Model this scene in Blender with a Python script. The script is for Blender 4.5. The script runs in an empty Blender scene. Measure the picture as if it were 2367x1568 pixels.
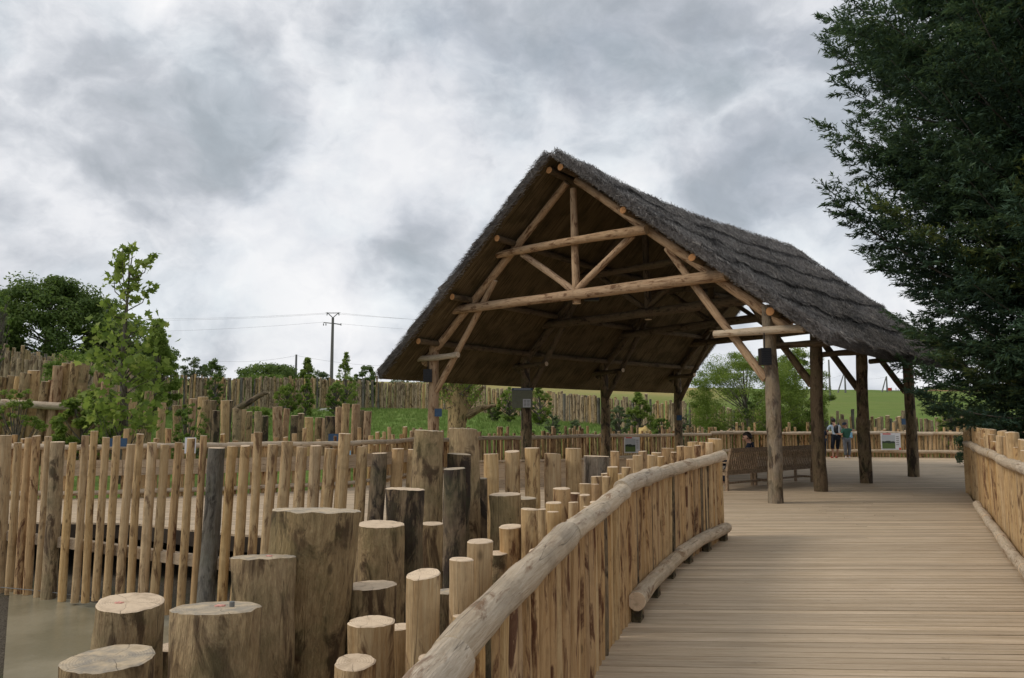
import bpy, math, random
import numpy as np
from mathutils import Vector, Matrix
S = bpy.context.scene
COL = S.collection
rad = math.radians

# ---------------------------------------------------------------- camera
F_PX, W_PX, H_PX = 1805.0, 2367.0, 1568.0
PITCH = math.atan(188/1805)
CAM = np.array([0.0, 0.0, 1.6])
cd = bpy.data.cameras.new('camera'); cam = bpy.data.objects.new('camera', cd); COL.objects.link(cam)
cam.location = CAM; cam.rotation_euler = (math.pi/2 + PITCH, 0, 0)
cd.sensor_width = 36; cd.lens = 36*F_PX/W_PX; cd.clip_end = 6000; cd.clip_start = 0.05
S.camera = cam
def ray(px, py):
    x = (px-1183.5)/F_PX; y = (784-py)/F_PX
    c, s = math.cos(PITCH), math.sin(PITCH)
    return np.array([x, c - y*s, s + y*c])
def G(px, py, z=0.0):
    d = ray(px, py); t = (z-CAM[2])/d[2]; return CAM + d*t
def W(px, py, Y):
    d = ray(px, py); return CAM + d*(Y/d[1])

# ---------------------------------------------------------------- world, sun, exposure
S.view_settings.view_transform = 'Standard'; S.view_settings.look = 'None'
S.view_settings.exposure = 0.0; S.view_settings.gamma = 1.0
S.cycles.use_denoising = True
SUN_EL, SUN_AZ = rad(42), rad(-95)      # azimuth from +Y, negative = left
world = bpy.data.worlds.new('World'); S.world = world; world.use_nodes = True
class NT:
    def __init__(s, tree): s.t = tree; s.n = tree.nodes; s.l = tree.links
    def node(s, typ, **kw):
        n = s.n.new(typ)
        for k, v in kw.items():
            if k.startswith('i_'): s.put(n, k[2:], v)
            elif k.startswith('n') and k[1:].isdigit(): s.put(n, int(k[1:]), v)
            else: setattr(n, k, v)
        return n
    def put(s, n, key, v):
        k = key.replace('_', ' ') if isinstance(key, str) else key
        sock = n.inputs[k]
        if isinstance(v, bpy.types.NodeSocket): s.l.new(v, sock)
        else: sock.default_value = v
    def math(s, op, a, b=0.0, clamp=False):
        n = s.node('ShaderNodeMath', operation=op, use_clamp=clamp); s.put(n, 0, a); s.put(n, 1, b); return n.outputs[0]
    def vmath(s, op, a, b=None, out=0):
        n = s.node('ShaderNodeVectorMath', operation=op); s.put(n, 0, a)
        if b is not None: s.put(n, 1, b)
        return n.outputs[out]
    def noise(s, vec, scale, detail=4, rough=.55, dist=0.0, color=False):
        n = s.node('ShaderNodeTexNoise', i_Scale=scale, i_Detail=detail, i_Roughness=rough, i_Distortion=dist)
        s.l.new(vec, n.inputs['Vector']); return n.outputs[1 if color else 0]
    def ramp(s, fac, stops, interp='LINEAR'):
        n = s.node('ShaderNodeValToRGB'); r = n.color_ramp; r.interpolation = interp
        while len(r.elements) < len(stops): r.elements.new(0.5)
        for e, (p, c) in zip(r.elements, stops):
            e.position = p; e.color = (c, c, c, 1) if isinstance(c, (int, float)) else (*c, 1)
        s.l.new(fac, n.inputs[0]); return n.outputs[0]
    def mix(s, fac, a, b, blend='MIX'):
        n = s.node('ShaderNodeMix', data_type='RGBA', blend_type=blend)
        s.put(n, 0, fac)
        for i, v in ((6, a), (7, b)):
            if isinstance(v, tuple): v = (*v, 1)
            s.put(n, i, v)
        return n.outputs[2]
    def mapr(s, v, a, b, c=0.0, d=1.0):
        n = s.node('ShaderNodeMapRange'); s.put(n, 0, v)
        for i, x in enumerate((a, b, c, d)): n.inputs[i+1].default_value = x
        return n.outputs[0]
def build_sky():
    t = NT(world.node_tree); t.n.clear()
    sky = t.node('ShaderNodeTexSky', sky_type='NISHITA', sun_disc=False, sun_elevation=SUN_EL, sun_rotation=SUN_AZ)
    tc = t.node('ShaderNodeTexCoord'); d = tc.outputs['Generated']
    sep = t.node('ShaderNodeSeparateXYZ'); t.l.new(d, sep.inputs[0])
    z = t.math('MAXIMUM', sep.outputs[2], 0.0)
    den = t.math('ADD', z, 0.34)
    cx = t.math('DIVIDE', sep.outputs[0], den); cy = t.math('DIVIDE', sep.outputs[1], den)
    comb = t.node('ShaderNodeCombineXYZ', n0=cx, n1=cy, n2=3.7)
    p = t.vmath('ADD', t.vmath('MULTIPLY', d, (1.0, 1.0, 1.4)), t.vmath('MULTIPLY', comb.outputs[0], (.04, .04, .0)))
    w_ = t.vmath('MULTIPLY', t.vmath('SUBTRACT', t.noise(p, 5, 4, .55, 0, True), (.5, .5, .5)), (.11, .11, .11)); p = t.vmath('ADD', p, w_)
    big = t.noise(p, 3.0, 2, .5); mid = t.noise(p, 6.2, 8, .58); fine = t.noise(p, 21.0, 6, .6)
    bil = t.math('ABSOLUTE', t.math('SUBTRACT', t.noise(p, 8.5, 5, .5), .5))
    v = t.math('ADD', t.math('MULTIPLY', big, .75), t.math('ADD', t.math('MULTIPLY', mid, .75), t.math('ADD', t.math('MULTIPLY', fine, .27), t.math('MULTIPLY', bil, -.62))))
    v = t.math('SUBTRACT', v, 0.315)   # about 0.5 mean
    def blob(px, py, size, amt):
        nonlocal v
        c = ray(px, py); c = c/np.linalg.norm(c)
        dist = t.vmath('DISTANCE', d, tuple(c), out=1)
        g = t.mapr(dist, 0.0, size, 1.0, 0.0)
        g = t.math('MULTIPLY', t.math('MULTIPLY', g, g), t.math('SUBTRACT', 3.0, t.math('MULTIPLY', g, 2.0)))
        v = t.math('ADD', v, t.math('MULTIPLY', g, amt))
    for b in [(420, 300, .17, -.13), (250, 330, .12, -.07), (560, 360, .10, -.07), (120, 120, .14, .05), (640, 60, .12, .04), (500, 20, .1, -.03),
              (800, 340, .15, .13), (940, 330, .12, .13), (700, 540, .18, .12), (560, 640, .16, .10), (780, 430, .13, .07), (1150, 150, .20, -.07),
              (1290, 190, .12, -.03), (1000, 60, .14, .04), (1750, 380, .14, -.04), (1500, 420, .10, .06), (420, 620, .10, -.03),
              (40, 470, .14, -.04), (900, 760, .2, .03), (1700, 150, .2, -.02)]:
        blob(*b)
    cloud = t.ramp(v, [(0.05, (.33, .36, .40)), (0.30, (.44, .475, .52)), (0.42, (.54, .57, .62)), (0.52, (.67, .695, .74)), (0.62, (.81, .825, .86)), (0.80, (.96, .96, .97))])
    cloud = t.mix(t.mapr(t.noise(p, 4.1, 4, .55), .44, .60, 0, .8), cloud, t.mix(1.0, cloud, (.95, .99, 1.0), 'MULTIPLY'))
    # above the field of view and behind, a plain bright overcast layer keeps its own mottling
    thin = t.math('MULTIPLY', t.mapr(t.noise(p, 1.3, 5, .6), .56, .72), .22)
    base = t.node('ShaderNodeMix', data_type='RGBA', blend_type='MULTIPLY'); t.put(base, 0, 1.0)
    t.l.new(cloud, base.inputs[6]); base.inputs[7].default_value = (10, 10, 10, 1)
    c = t.mix(thin, base.outputs[2], sky.outputs[0])
    bg = t.node('ShaderNodeBackground', i_Strength=0.1); t.l.new(c, bg.inputs[0])
    out = t.node('ShaderNodeOutputWorld'); t.l.new(bg.outputs[0], out.inputs[0])
build_sky()
sl = bpy.data.lights.new('sun', 'SUN'); sl.energy = 1.5; sl.angle = rad(20); sl.color = (1, .91, .78)
sun = bpy.data.objects.new('sun', sl); COL.objects.link(sun)
sdir = Vector((math.sin(SUN_AZ)*math.cos(SUN_EL), math.cos(SUN_AZ)*math.cos(SUN_EL), math.sin(SUN_EL)))
sun.rotation_euler = sdir.to_track_quat('Z', 'Y').to_euler(); sun.location = (-20, 0, 40)

# ---------------------------------------------------------------- materials
def new_mat(name, rough=.85, spec=.3):
    m = bpy.data.materials.new(name); m.use_nodes = True
    t = NT(m.node_tree); b = t.n['Principled BSDF']
    b.inputs['Roughness'].default_value = rough; b.inputs['Specular IOR Level'].default_value = spec
    return m, t, b
def bump(t, b, h, dist, strength=1.0):
    n = t.node('ShaderNodeBump', i_Strength=strength, i_Distance=dist); t.l.new(h, n.inputs['Height']); t.l.new(n.outputs[0], b.inputs['Normal'])
def attr(t, name, out='Vector'):
    return t.node('ShaderNodeAttribute', attribute_name=name).outputs[out]
def wood_mat(name, light, mid, dark, patch=.55, moss=0.0, grey=0.0):
    """round timber: 'co' holds (x, y, length) round the log's own axis, 'rnd' a number per log"""
    m, t, b = new_mat(name)
    co = attr(t, 'co'); rnd = attr(t, 'rnd', 'Fac')
    off = t.node('ShaderNodeCombineXYZ', n0=0.0, n1=0.0, n2=t.math('MULTIPLY', rnd, 37.0)).outputs[0]
    co = t.vmath('ADD', co, off)
    st = t.vmath('MULTIPLY', co, (1, 1, .16 if moss > .1 else .07)); pt = t.vmath('MULTIPLY', co, (1, 1, .40 if moss > .1 else .26))
    streak = t.noise(st, 55, 5, .65, .2); grain = t.noise(st, 190, 3, .6)
    pat = t.noise(pt, 6.5 if moss > .1 else 9, 6, .66, .7); blot = t.noise(co, 5.5, 4, .6, .3)
    c = t.mix(t.mapr(streak, .36, .64), mid, light)
    c = t.mix(t.math('MULTIPLY', t.mapr(grain, .45, .7), .35), c, mid)
    c = t.mix(t.mapr(pat, patch, patch+.09), c, dark)
    c = t.mix(t.math('MULTIPLY', t.mapr(blot, .52, .68), .5), c, tuple(x*.62 for x in mid))
    if grey: c = t.mix(t.math('MULTIPLY', t.mapr(t.noise(pt, 6, 4, .6), .42, .58), grey), c, (.27, .26, .235))
    if moss: c = t.mix(t.math('MULTIPLY', t.mapr(t.noise(co, 4, 5, .65), .46, .62), moss), c, (.085, .10, .035))
    vor = t.node('ShaderNodeTexVoronoi', i_Scale=5.5); t.l.new(t.vmath('MULTIPLY', co, (1, 1, .55)), vor.inputs['Vector'])
    ck = t.math('ABSOLUTE', t.math('SUBTRACT', t.noise(t.vmath('MULTIPLY', co, (1, 1, .03)), 14, 2, .4), .5))
    c = t.mix(t.mapr(ck, .0, .006, .75, 0.0), c, tuple(x*.22 for x in mid))
    knot = t.mapr(vor.outputs['Distance'], .05, .11, .75, 0.0)
    c = t.mix(knot, c, tuple(x*.35 for x in mid))
    var = t.math('ADD', .72, t.math('MULTIPLY', t.noise(off, 2.31, 0), .56))
    hv = t.node('ShaderNodeHueSaturation', n0=.5, n1=1.0, n2=var); t.l.new(c, hv.inputs['Color'])
    t.l.new(t.math('ADD', .8, t.math('MULTIPLY', t.noise(off, 5.3, 0), .4)), hv.inputs['Saturation'])
    t.l.new(hv.outputs[0], b.inputs['Base Color'])
    h = t.math('ADD', t.math('MULTIPLY', streak, .7), t.math('ADD', t.math('MULTIPLY', pat, .9), t.math('MULTIPLY', grain, .25)))
    bump(t, b, h, .03 if moss > .1 else .014)
    return m
def cut_mat(name, light, dark, weather=0.0):
    m, t, b = new_mat(name)
    co = attr(t, 'co'); rnd = attr(t, 'rnd', 'Fac')
    off = t.node('ShaderNodeCombineXYZ', n0=t.math('MULTIPLY', t.math('SINE', t.math('MULTIPLY', rnd, 91.0)), .012), n1=0.0, n2=t.math('MULTIPLY', rnd, 13.0)).outputs[0]
    p = t.vmath('ADD', co, off)
    sep = t.node('ShaderNodeSeparateXYZ'); t.l.new(p, sep.inputs[0])
    r = t.math('SQRT', t.math('ADD', t.math('POWER', sep.outputs[0], 2.0), t.math('POWER', sep.outputs[1], 2.0)))
    n1 = t.noise(p, 14, 3); rr = t.math('ADD', t.math('MULTIPLY', r, 620.0), t.math('MULTIPLY', n1, 9.0))
    ring = t.mapr(t.math('SINE', rr), -1, 1, 0, 1)
    c = t.mix(t.math('MULTIPLY', ring, .38), light, dark)
    c = t.mix(t.mapr(t.noise(p, 16, 4, .6), .5, .72, 0, .55), c, tuple(x*.6 for x in dark))
    c = t.mix(t.mapr(r, .0, .035, .25, 0.0), c, dark)
    ang = t.math('ARCTAN2', sep.outputs[1], sep.outputs[0])
    a2 = t.math('ADD', t.math('MULTIPLY', ang, 2.5), t.math('ADD', t.math('MULTIPLY', n1, 2.2), t.math('MULTIPLY', rnd, 40.0)))
    crack = t.mapr(t.math('ABSOLUTE', t.math('SINE', a2)), .0, .035, .8, 0)
    c = t.mix(crack, c, tuple(x*.3 for x in dark))
    if weather: c = t.mix(t.mapr(t.noise(p, 11, 5, .7, .4), .40, .62, 0, weather), c, (.22, .205, .18))
    var = t.math('ADD', .78, t.math('MULTIPLY', t.noise(off, 7.7, 0), .44))
    hv = t.node('ShaderNodeHueSaturation', n0=.5, n1=1.0, n2=var); t.l.new(c, hv.inputs['Color'])
    t.l.new(hv.outputs[0], b.inputs['Base Color'])
    bump(t, b, t.math('SUBTRACT', t.math('MULTIPLY', ring, .15), crack), .004)
    return m
def plain(name, col, rough=.7, spec=.3, metal=0.0, vary=.15, scale=8):
    m, t, b = new_mat(name, rough, spec)
    tc = t.node('ShaderNodeTexCoord').outputs['Object']
    n = t.noise(tc, scale, 4, .6)
    c = t.mix(t.mapr(n, .35, .65, 0, 1), tuple(x*(1-vary) for x in col), tuple(min(1, x*(1+vary)) for x in col))
    t.l.new(c, b.inputs['Base Color']); b.inputs['Metallic'].default_value = metal
    bump(t, b, n, .002)
    return m
def leaf_mat(name, a, b_, c_=None, trans=.35):
    m = bpy.data.materials.new(name); m.use_nodes = True
    t = NT(m.node_tree); t.n.clear()
    rnd = attr(t, 'rnd', 'Fac')
    stops = [(0, a), (.6, b_)] + ([(1.0, c_)] if c_ else [])
    col = t.ramp(rnd, stops)
    d = t.node('ShaderNodeBsdfPrincipled', i_Roughness=.6); d.inputs['Specular IOR Level'].default_value = .25; t.l.new(col, d.inputs['Base Color'])
    tr = t.node('ShaderNodeBsdfTranslucent'); t.l.new(t.mix(.35, col, (.16, .22, .03)), tr.inputs[0])
    mx = t.node('ShaderNodeMixShader', n0=trans); t.l.new(d.outputs[0], mx.inputs[1]); t.l.new(tr.outputs[0], mx.inputs[2])
    o = t.node('ShaderNodeOutputMaterial'); t.l.new(mx.outputs[0], o.inputs[0])
    return m
M = {}
M['peeled'] = wood_mat('peeled_wood', (.60, .435, .24), (.46, .295, .14), (.17, .095, .045), .56)
M['split'] = wood_mat('split_wood', (.55, .37, .19), (.41, .25, .115), (.12, .052, .024), .525)
M['bark'] = wood_mat('bark_wood', (.52, .375, .20), (.33, .225, .115), (.11, .066, .033), .51, .32, .03)
M['barkdark'] = wood_mat('dark_bark_wood', (.30, .215, .125), (.15, .10, .058), (.04, .025, .016), .48, .3, .06)
M['greywood'] = wood_mat('grey_weathered_wood', (.20, .18, .15), (.125, .107, .085), (.05, .042, .034), .52, .15, .3)
M['rail'] = wood_mat('grey_rail_wood', (.61, .50, .37), (.46, .355, .24), (.24, .145, .08), .565, 0, .18)
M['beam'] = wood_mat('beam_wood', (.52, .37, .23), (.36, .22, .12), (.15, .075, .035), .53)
M['beamdark'] = wood_mat('shaded_beam_wood', (.17, .12, .07), (.105, .072, .042), (.045, .028, .016), .52, .15)  # darker copy of the beam wood, shade under the roof painted into its colour
M['pale_far'] = wood_mat('palisade_wood', (.52, .405, .27), (.34, .245, .15), (.13, .085, .05), .50, .15, .1)
M['postwood'] = wood_mat('post_wood', (.34, .265, .185), (.21, .155, .10), (.07, .046, .03), .50, .15, .2)
M['cut'] = cut_mat('cut_end', (.70, .55, .39), (.52, .37, .235))
M['cutold'] = cut_mat('old_cut_end', (.58, .46, .31), (.38, .28, .17), .75)
M['cutorange'] = cut_mat('orange_cut_end', (.50, .25, .10), (.36, .17, .065))
M['black'] = plain('black_plastic', (.012, .012, .014), .45)
M['blue'] = plain('blue_plaque', (.035, .075, .14), .4)
M['lightblue'] = plain('light_blue_plaque', (.2, .42, .6), .4)
M['white'] = plain('white_sheet', (.62, .63, .66), .5, vary=.04)
M['steel'] = plain('pole_steel', (.16, .16, .155), .6)
M['concrete'] = plain('pole_concrete', (.15, .145, .135), .8)
M['benchwood'] = plain('bench_wood', (.20, .14, .085), .7, vary=.4, scale=25)
M['benchleg'] = plain('bench_frame_wood', (.27, .19, .12), .7, vary=.3, scale=20)
M['plank'] = wood_mat('plank_wood', (.47, .36, .25), (.38, .28, .18), (.25, .17, .10), .66)
M['red'] = plain('red_paint', (.55, .05, .03), .5)
M['rock'] = plain('pale_rock', (.36, .37, .34), .9, vary=.35, scale=3)
M['hay'] = plain('dry_hay', (.50, .36, .14), .95, vary=.35, scale=9)
M['pink'] = plain('pink_spray_mark', (.68, .33, .27), .95, vary=.3, scale=60)

# ---------------------------------------------------------------- mesh building
class MB:
    def __init__(s): s.v = []; s.f = []; s.mi = []; s.co = []; s.rn = []; s.sm = []
    def add(s, vs, fs, mi=0, co=None, rnd=0.0, smooth=True):
        o = len(s.v); s.v.extend([tuple(map(float, x)) for x in vs]); s.co.extend([tuple(map(float, x)) for x in (co if co is not None else vs)])
        s.rn.extend([rnd]*len(vs))
        for f in fs: s.f.append(tuple(i+o for i in f)); s.mi.append(mi); s.sm.append(smooth)
    def build(s, name, mats, parent=None, loc=(0, 0, 0)):
        me = bpy.data.meshes.new(name)
        L = Vector(loc)
        if parent is not None: L = Vector(parent.location)
        me.from_pydata([(a-L.x, b-L.y, c-L.z) for a, b, c in s.v], [], s.f)
        me.polygons.foreach_set('material_index', s.mi); me.polygons.foreach_set('use_smooth', s.sm)
        a = me.attributes.new('co', 'FLOAT_VECTOR', 'POINT'); a.data.foreach_set('vector', np.array(s.co, dtype=np.float32).ravel())
        a = me.attributes.new('rnd', 'FLOAT', 'POINT'); a.data.foreach_set('value', np.array(s.rn, dtype=np.float32))
        for m in (mats if isinstance(mats, (list, tuple)) else [mats]): me.materials.append(m)
        me.update()
        o = bpy.data.objects.new(name, me); COL.objects.link(o)
        if parent is not None: o.parent = parent
        else: o.location = L
        return o
def tag(o, label=None, cat=None, group=None, kind=None):
    if label: o['label'] = label
    if cat: o['category'] = cat
    if group: o['group'] = group
    if kind: o['kind'] = kind
    return o
def empty(name, loc, label, cat, group=None):
    o = bpy.data.objects.new(name, None); COL.objects.link(o); o.location = tuple(map(float, loc)); o.empty_display_size = .2
    return tag(o, label, cat, group)
def frames(P):
    P = np.asarray(P, float); n = len(P); T = np.gradient(P, axis=0) if n > 2 else np.repeat((P[-1]-P[0])[None], n, 0)
    T /= np.linalg.norm(T, axis=1)[:, None]
    ref = np.array([1., 0, 0]) if abs(T[0][0]) < .9 else np.array([0., 1, 0])
    U = []
    u = ref
    for i in range(n):
        u = u - T[i]*np.dot(u, T[i]); u /= np.linalg.norm(u); U.append(u)
    U = np.array(U); V = np.cross(T, U)
    return P, T, U, V
import mathutils.noise as mnoise
def log(mb, P, R, sides=10, rough=.05, m=0, cap=1, rng=random, tilt=0.0, flat=0.0, capstart=True, groove=False):
    """tapered wobbly log along P with radii R; caps in material slot `cap`"""
    P, T, U, V = frames(P); n = len(P)
    R = np.broadcast_to(np.asarray(R, float), (n,)).copy()
    seg = np.r_[0, np.cumsum(np.linalg.norm(np.diff(P, axis=0), axis=1))]
    th = np.linspace(0, 2*np.pi, sides, endpoint=False)
    rv = rng.random()
    ph = [rng.random()*6.28 for _ in range(6)]
    rr = 1 + rough*(.6*np.sin(2*th+ph[0])[None] + .5*np.sin(3*th+ph[1])[None] + .45*np.sin(th[None]*2+seg[:, None]*9+ph[2]) + .5*np.sin(th[None]-seg[:, None]*5+ph[3])
                    + .35*np.sin(5*th[None]+seg[:, None]*21+ph[4]))
    if flat: rr *= 1 - flat*np.clip(np.cos(th[None]+ph[5]), .2, 1)
    rad_ = R[:, None]*rr
    if sides >= 36:      # bark ridges, knots and hollows on the thick stumps
        g = np.array([[mnoise.fractal(Vector((math.cos(a)*1.7+rv*50, math.sin(a)*1.7, z*1.6)), 1, 2, 4)+.5*mnoise.fractal(Vector((math.cos(a)*6, math.sin(a)*6+rv*30, z*2.2)), 1, 2, 3) for a in th] for z in seg])
        rad_ = rad_*(1+.055*g)
    if groove: rad_[:, sides//2] *= .72
    cx = np.cos(th)[None]*rad_; sx = np.sin(th)[None]*rad_
    pts = P[:, None]+U[:, None]*cx[..., None]+V[:, None]*sx[..., None]
    if sides >= 36: pts[-1] += T[-1]*(np.array([mnoise.noise(Vector((math.cos(a)*3+rv*9, math.sin(a)*3, rv))) for a in th])*R[-1]*.035)[:, None]
    if tilt:
        a = rng.random()*6.28; k = math.tan(tilt)
        pts[-1] += T[-1]*((np.cos(th-a)*rad_[-1]*k)[:, None])
    co = np.stack([cx, sx, np.repeat(seg[:, None], sides, 1)], -1)
    fs = []
    for i in range(n-1):
        for j in range(sides):
            k = (j+1) % sides
            fs.append((i*sides+j, i*sides+k, (i+1)*sides+k, (i+1)*sides+j))
    mb.add(pts.reshape(-1, 3), fs, m, co.reshape(-1, 3), rv)
    for e, on in ((0, capstart), (n-1, True)):
        if not on: continue
        ring = pts[e]; c = ring.mean(0); inner = c + (ring-c)*.93 + T[e]*(.004 if e else -.004)
        f2 = []
        for j in range(sides):
            k = (j+1) % sides
            if e: f2 += [(j, k, sides+k, sides+j), (sides+j, sides+k, 2*sides)]
            else: f2 += [(k, j, sides+j, sides+k), (sides+k, sides+j, 2*sides)]
        cc = co[e].copy(); cc[:, 2] = 0; ci = cc*.93
        cm = np.vstack([ring, inner, (c + T[e]*(.004 if e else -.004))[None]])
        mb.add(cm, f2, cap, np.vstack([cc, ci, [[0, 0, 0]]]), rv, smooth=False)
def box(mb, c, sx, sy, sz, ax=(1, 0, 0), ay=(0, 1, 0), m=0, rnd=0.0, az=None):
    c = np.array(c, float); ax = np.array(ax, float); ay = np.array(ay, float); az = np.cross(ax, ay) if az is None else np.array(az, float)
    vs = []; co = []
    for k in (-1, 1):
        for j in (-1, 1):
            for i in (-1, 1):
                vs.append(c+ax*i*sx/2+ay*j*sy/2+az*k*sz/2); co.append((k*sz/2, j*sy/2, i*sx/2))
    fs = [(0, 2, 3, 1), (4, 5, 7, 6), (0, 1, 5, 4), (2, 6, 7, 3), (0, 4, 6, 2), (1, 3, 7, 5)]
    for f in fs: mb.add([vs[i] for i in f], [(0, 1, 2, 3)], m, [co[i] for i in f], rnd, smooth=False)
def vpole(base, top_z, r0, r1, rng, bend=.012, n=6, lean=(0, 0)):
    """points and radii of an upright pole"""
    h = top_z-base[2]; t = np.linspace(0, 1, n)
    a, b = rng.uniform(-1, 1)*bend*h, rng.uniform(-1, 1)*bend*h
    x = base[0]+lean[0]*t+a*np.sin(t*3.1); y = base[1]+lean[1]*t+b*np.sin(t*3.1+.7)-b*math.sin(.7)
    return np.stack([x, y, base[2]+h*t], 1), r0+(r1-r0)*t
class Curve:
    """arc-length polyline smoothed by Catmull-Rom"""
    def __init__(s, pts, sub=12):
        p = np.array(pts, float); p = np.vstack([2*p[0]-p[1], p, 2*p[-1]-p[-2]]); out = []
        for i in range(1, len(p)-2):
            for k in range(sub):
                t = k/sub; a, b, c, d = p[i-1:i+3]
                out.append(.5*((2*b)+(c-a)*t+(2*a-5*b+4*c-d)*t*t+(-a+3*b-3*c+d)*t**3))
        out.append(p[-2]); s.p = np.array(out)
        s.s = np.r_[0, np.cumsum(np.linalg.norm(np.diff(s.p, axis=0), axis=1))]; s.L = s.s[-1]
    def at(s, d): return np.array([np.interp(d, s.s, s.p[:, k]) for k in range(s.p.shape[1])])
    def nrm(s, d):
        t = s.at(min(d+.05, s.L))-s.at(max(d-.05, 0)); t = t/np.linalg.norm(t); return np.array([-t[1], t[0]])   # left of travel
def leaves(name, P, N, size, rnd, mat, parent=None, loc=(0, 0, 0), shape='leaf', asp=.5, axis=None):
    """numpy soup of small leaf faces. P centres, N normals, size per leaf"""
    n = len(P); rs = np.random.RandomState(n % 9973)
    N = N/np.maximum(np.linalg.norm(N, axis=1), 1e-6)[:, None]
    A = axis if axis is not None else rs.normal(size=(n, 3))
    A = A - N*(A*N).sum(1)[:, None]; A /= np.maximum(np.linalg.norm(A, axis=1), 1e-6)[:, None]; B = np.cross(N, A)
    size = np.broadcast_to(size, (n,))[:, None]
    if shape == 'leaf':   outline = [(-.5, 0), (-.1, .5*asp), (.5, 0), (-.1, -.5*asp)]
    elif shape == 'tri':  outline = [(-.5, .5*asp), (-.5, -.5*asp), (.5, 0)]
    else: outline = [(-.5, .0), (-.33, .3), (-.42, .5), (-.08, .33), (.12, .52), (.14, .2), (.5, .0), (.14, -.2), (.12, -.52), (-.08, -.33), (-.42, -.5), (-.33, -.3)]
    k = len(outline)
    V = np.stack([P + A*size*a + B*size*b + N*size*(.18*abs(b)) for a, b in outline], 1).reshape(-1, 3)
    L = np.array(parent.location if parent is not None else loc)
    me = bpy.data.meshes.new(name); me.vertices.add(n*k); me.vertices.foreach_set('co', (V-L).astype(np.float32).ravel())
    me.loops.add(n*k); me.loops.foreach_set('vertex_index', np.arange(n*k, dtype=np.int32))
    me.polygons.add(n); me.polygons.foreach_set('loop_start', np.arange(0, n*k, k, dtype=np.int32))
    me.update(calc_edges=True); me.validate()
    a = me.attributes.new('rnd', 'FLOAT', 'POINT'); a.data.foreach_set('value', np.repeat(np.clip(rnd, 0, 1), k).astype(np.float32))
    me.materials.append(mat)
    o = bpy.data.objects.new(name, me); COL.objects.link(o)
    if parent is not None: o.parent = parent
    else: o.location = tuple(L)
    return o
# ---------------------------------------------------------------- layout of the place
Rp = [G(1793, 1163)[:2], G(1898, 1136)[:2], G(2003, 1117)[:2], G(2112, 1102)[:2]]       # pavilion, right posts
HB = W(1783, 768, Rp[0][1])[2]                                                         # height of the bracket beams
L0 = G(1003, 828, HB)[:2]; L3 = G(1566, 872, HB)[:2]
Lp = [L0, L0+(L3-L0)*.335+np.array([.18, .25]), L0+(L3-L0)*.67+np.array([.1, .2]), L3]
def at_ratio(px, py, p):   # slide p along its ray so that it keeps the px ratio
    d = ray(px, py); return np.array([d[0]/d[1]*p[1], p[1]])
Lp[1] = at_ratio(1215, 1040, Lp[1]); Lp[2] = at_ratio(1399, 1040, Lp[2])

RAILP = [W(1000, 1568, 2.42), W(1152, 1392, 3.13), W(1330, 1222, 4.43), W(1440, 1134, 6.0), W(1560, 1081, 8.55), W(1672, 1053, 10.8)]   # centre of the near handrail
fenceA = Curve([(-.72, 0.2), (-.45, 1.4)]+[p[:2] for p in RAILP])
def railA(x, y): return float(np.interp(y, [0]+[p[1] for p in RAILP], [RAILP[0][2]-.12]+[p[2] for p in RAILP]))
fenceD = Curve([G(2238, 1137)[:2], G(2245, 1030, 1.1)[:2], (4.75, 7.1), (3.75, 4.6), (2.9, 2.4), (2.2, 0)])
fenceC_pts = [(-12.5, 16.0), (-9, 16.2), G(450, 1136, .1)[:2], G(803, 1119, .1)[:2], (-2.75, 22.2), (-1.25, 25.6), tuple(Lp[1]+np.array([-.55, 1.2])),
              tuple(Lp[2]+np.array([-.75, 1.3])), tuple(Lp[3]+np.array([-.6, 1.4])), (8.7, 34.4), (11.5, 34.7), (15.6, 34.4), G(2243, 1060)[:2], (24, 31.5)]
fenceC = Curve(fenceC_pts)
fenceB = Curve([G(-60, 1222)[:2], G(10, 1228)[:2], G(190, 1250)[:2], G(540, 1294)[:2], (-1.7, 8.95), (-.9, 9.2), (-.3, 9.45), (.3, 9.6), (.75, 9.8), (1.15, 10.0)])

# terrain -------------------------------------------------------------------------------------------------
AZ = np.array([-.9, -.66, -.434, -.24, -.1, .01, .12, .23, .397, .585, .9])
PD = np.array([38, 42, 58, 61, 62, 56, 50, 46, 42, 40, 40.])      # palisade distance
PZ = np.array([3.2, 3.0, 2.35, 2.4, 2.45, 1.95, 1.25, .7, -.1, -.1, -.1])
RZ = np.array([.05, .051, .051, .050, .0475, .046, .0445, .041, .0385, .037, .035])*170+1.6
CD = np.array([16, 16, 16.3, 18.8, 24, 27.5, 30.5, 33.5, 36, 35, 34.])
CZ = np.array([.1, .2, .1, .05, .1, .1, .0, -.2, -.5, -.5, -.5])
def ground(x, y):
    x = np.asarray(x, float); y = np.asarray(y, float)
    u = np.clip(x/np.maximum(y, .5), -.9, .9); d = y*1.0
    pd, pz, rz, cdist, cz = (np.interp(u, AZ, a) for a in (PD, PZ, RZ, CD, CZ))
    z = np.where(d < cdist-.8, -.85, -.85+(cz+.85)*np.clip((d-cdist+.8)/1.6, 0, 1))
    t = np.clip((d-cdist-.8)/(pd-cdist-.8), 0, 1); z = np.where(d > cdist+.8, cz+(pz-cz)*(t*.8+.2*t*t*(3-2*t)), z)
    t = np.clip((d-pd)/(170-pd), 0, 1); z = np.where(d > pd, pz+(rz-pz)*(1-(1-t)**1.25), z)
    z = np.where(d > 170, rz-(d-170)*.006, z)
    z = z + .10*np.sin(x*.23+1)*np.sin(d*.19)*np.clip((d-30)/20, 0, 1) + .03*np.sin(x*1.7)*np.sin(y*1.3)*(d > 26)
    return z
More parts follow.
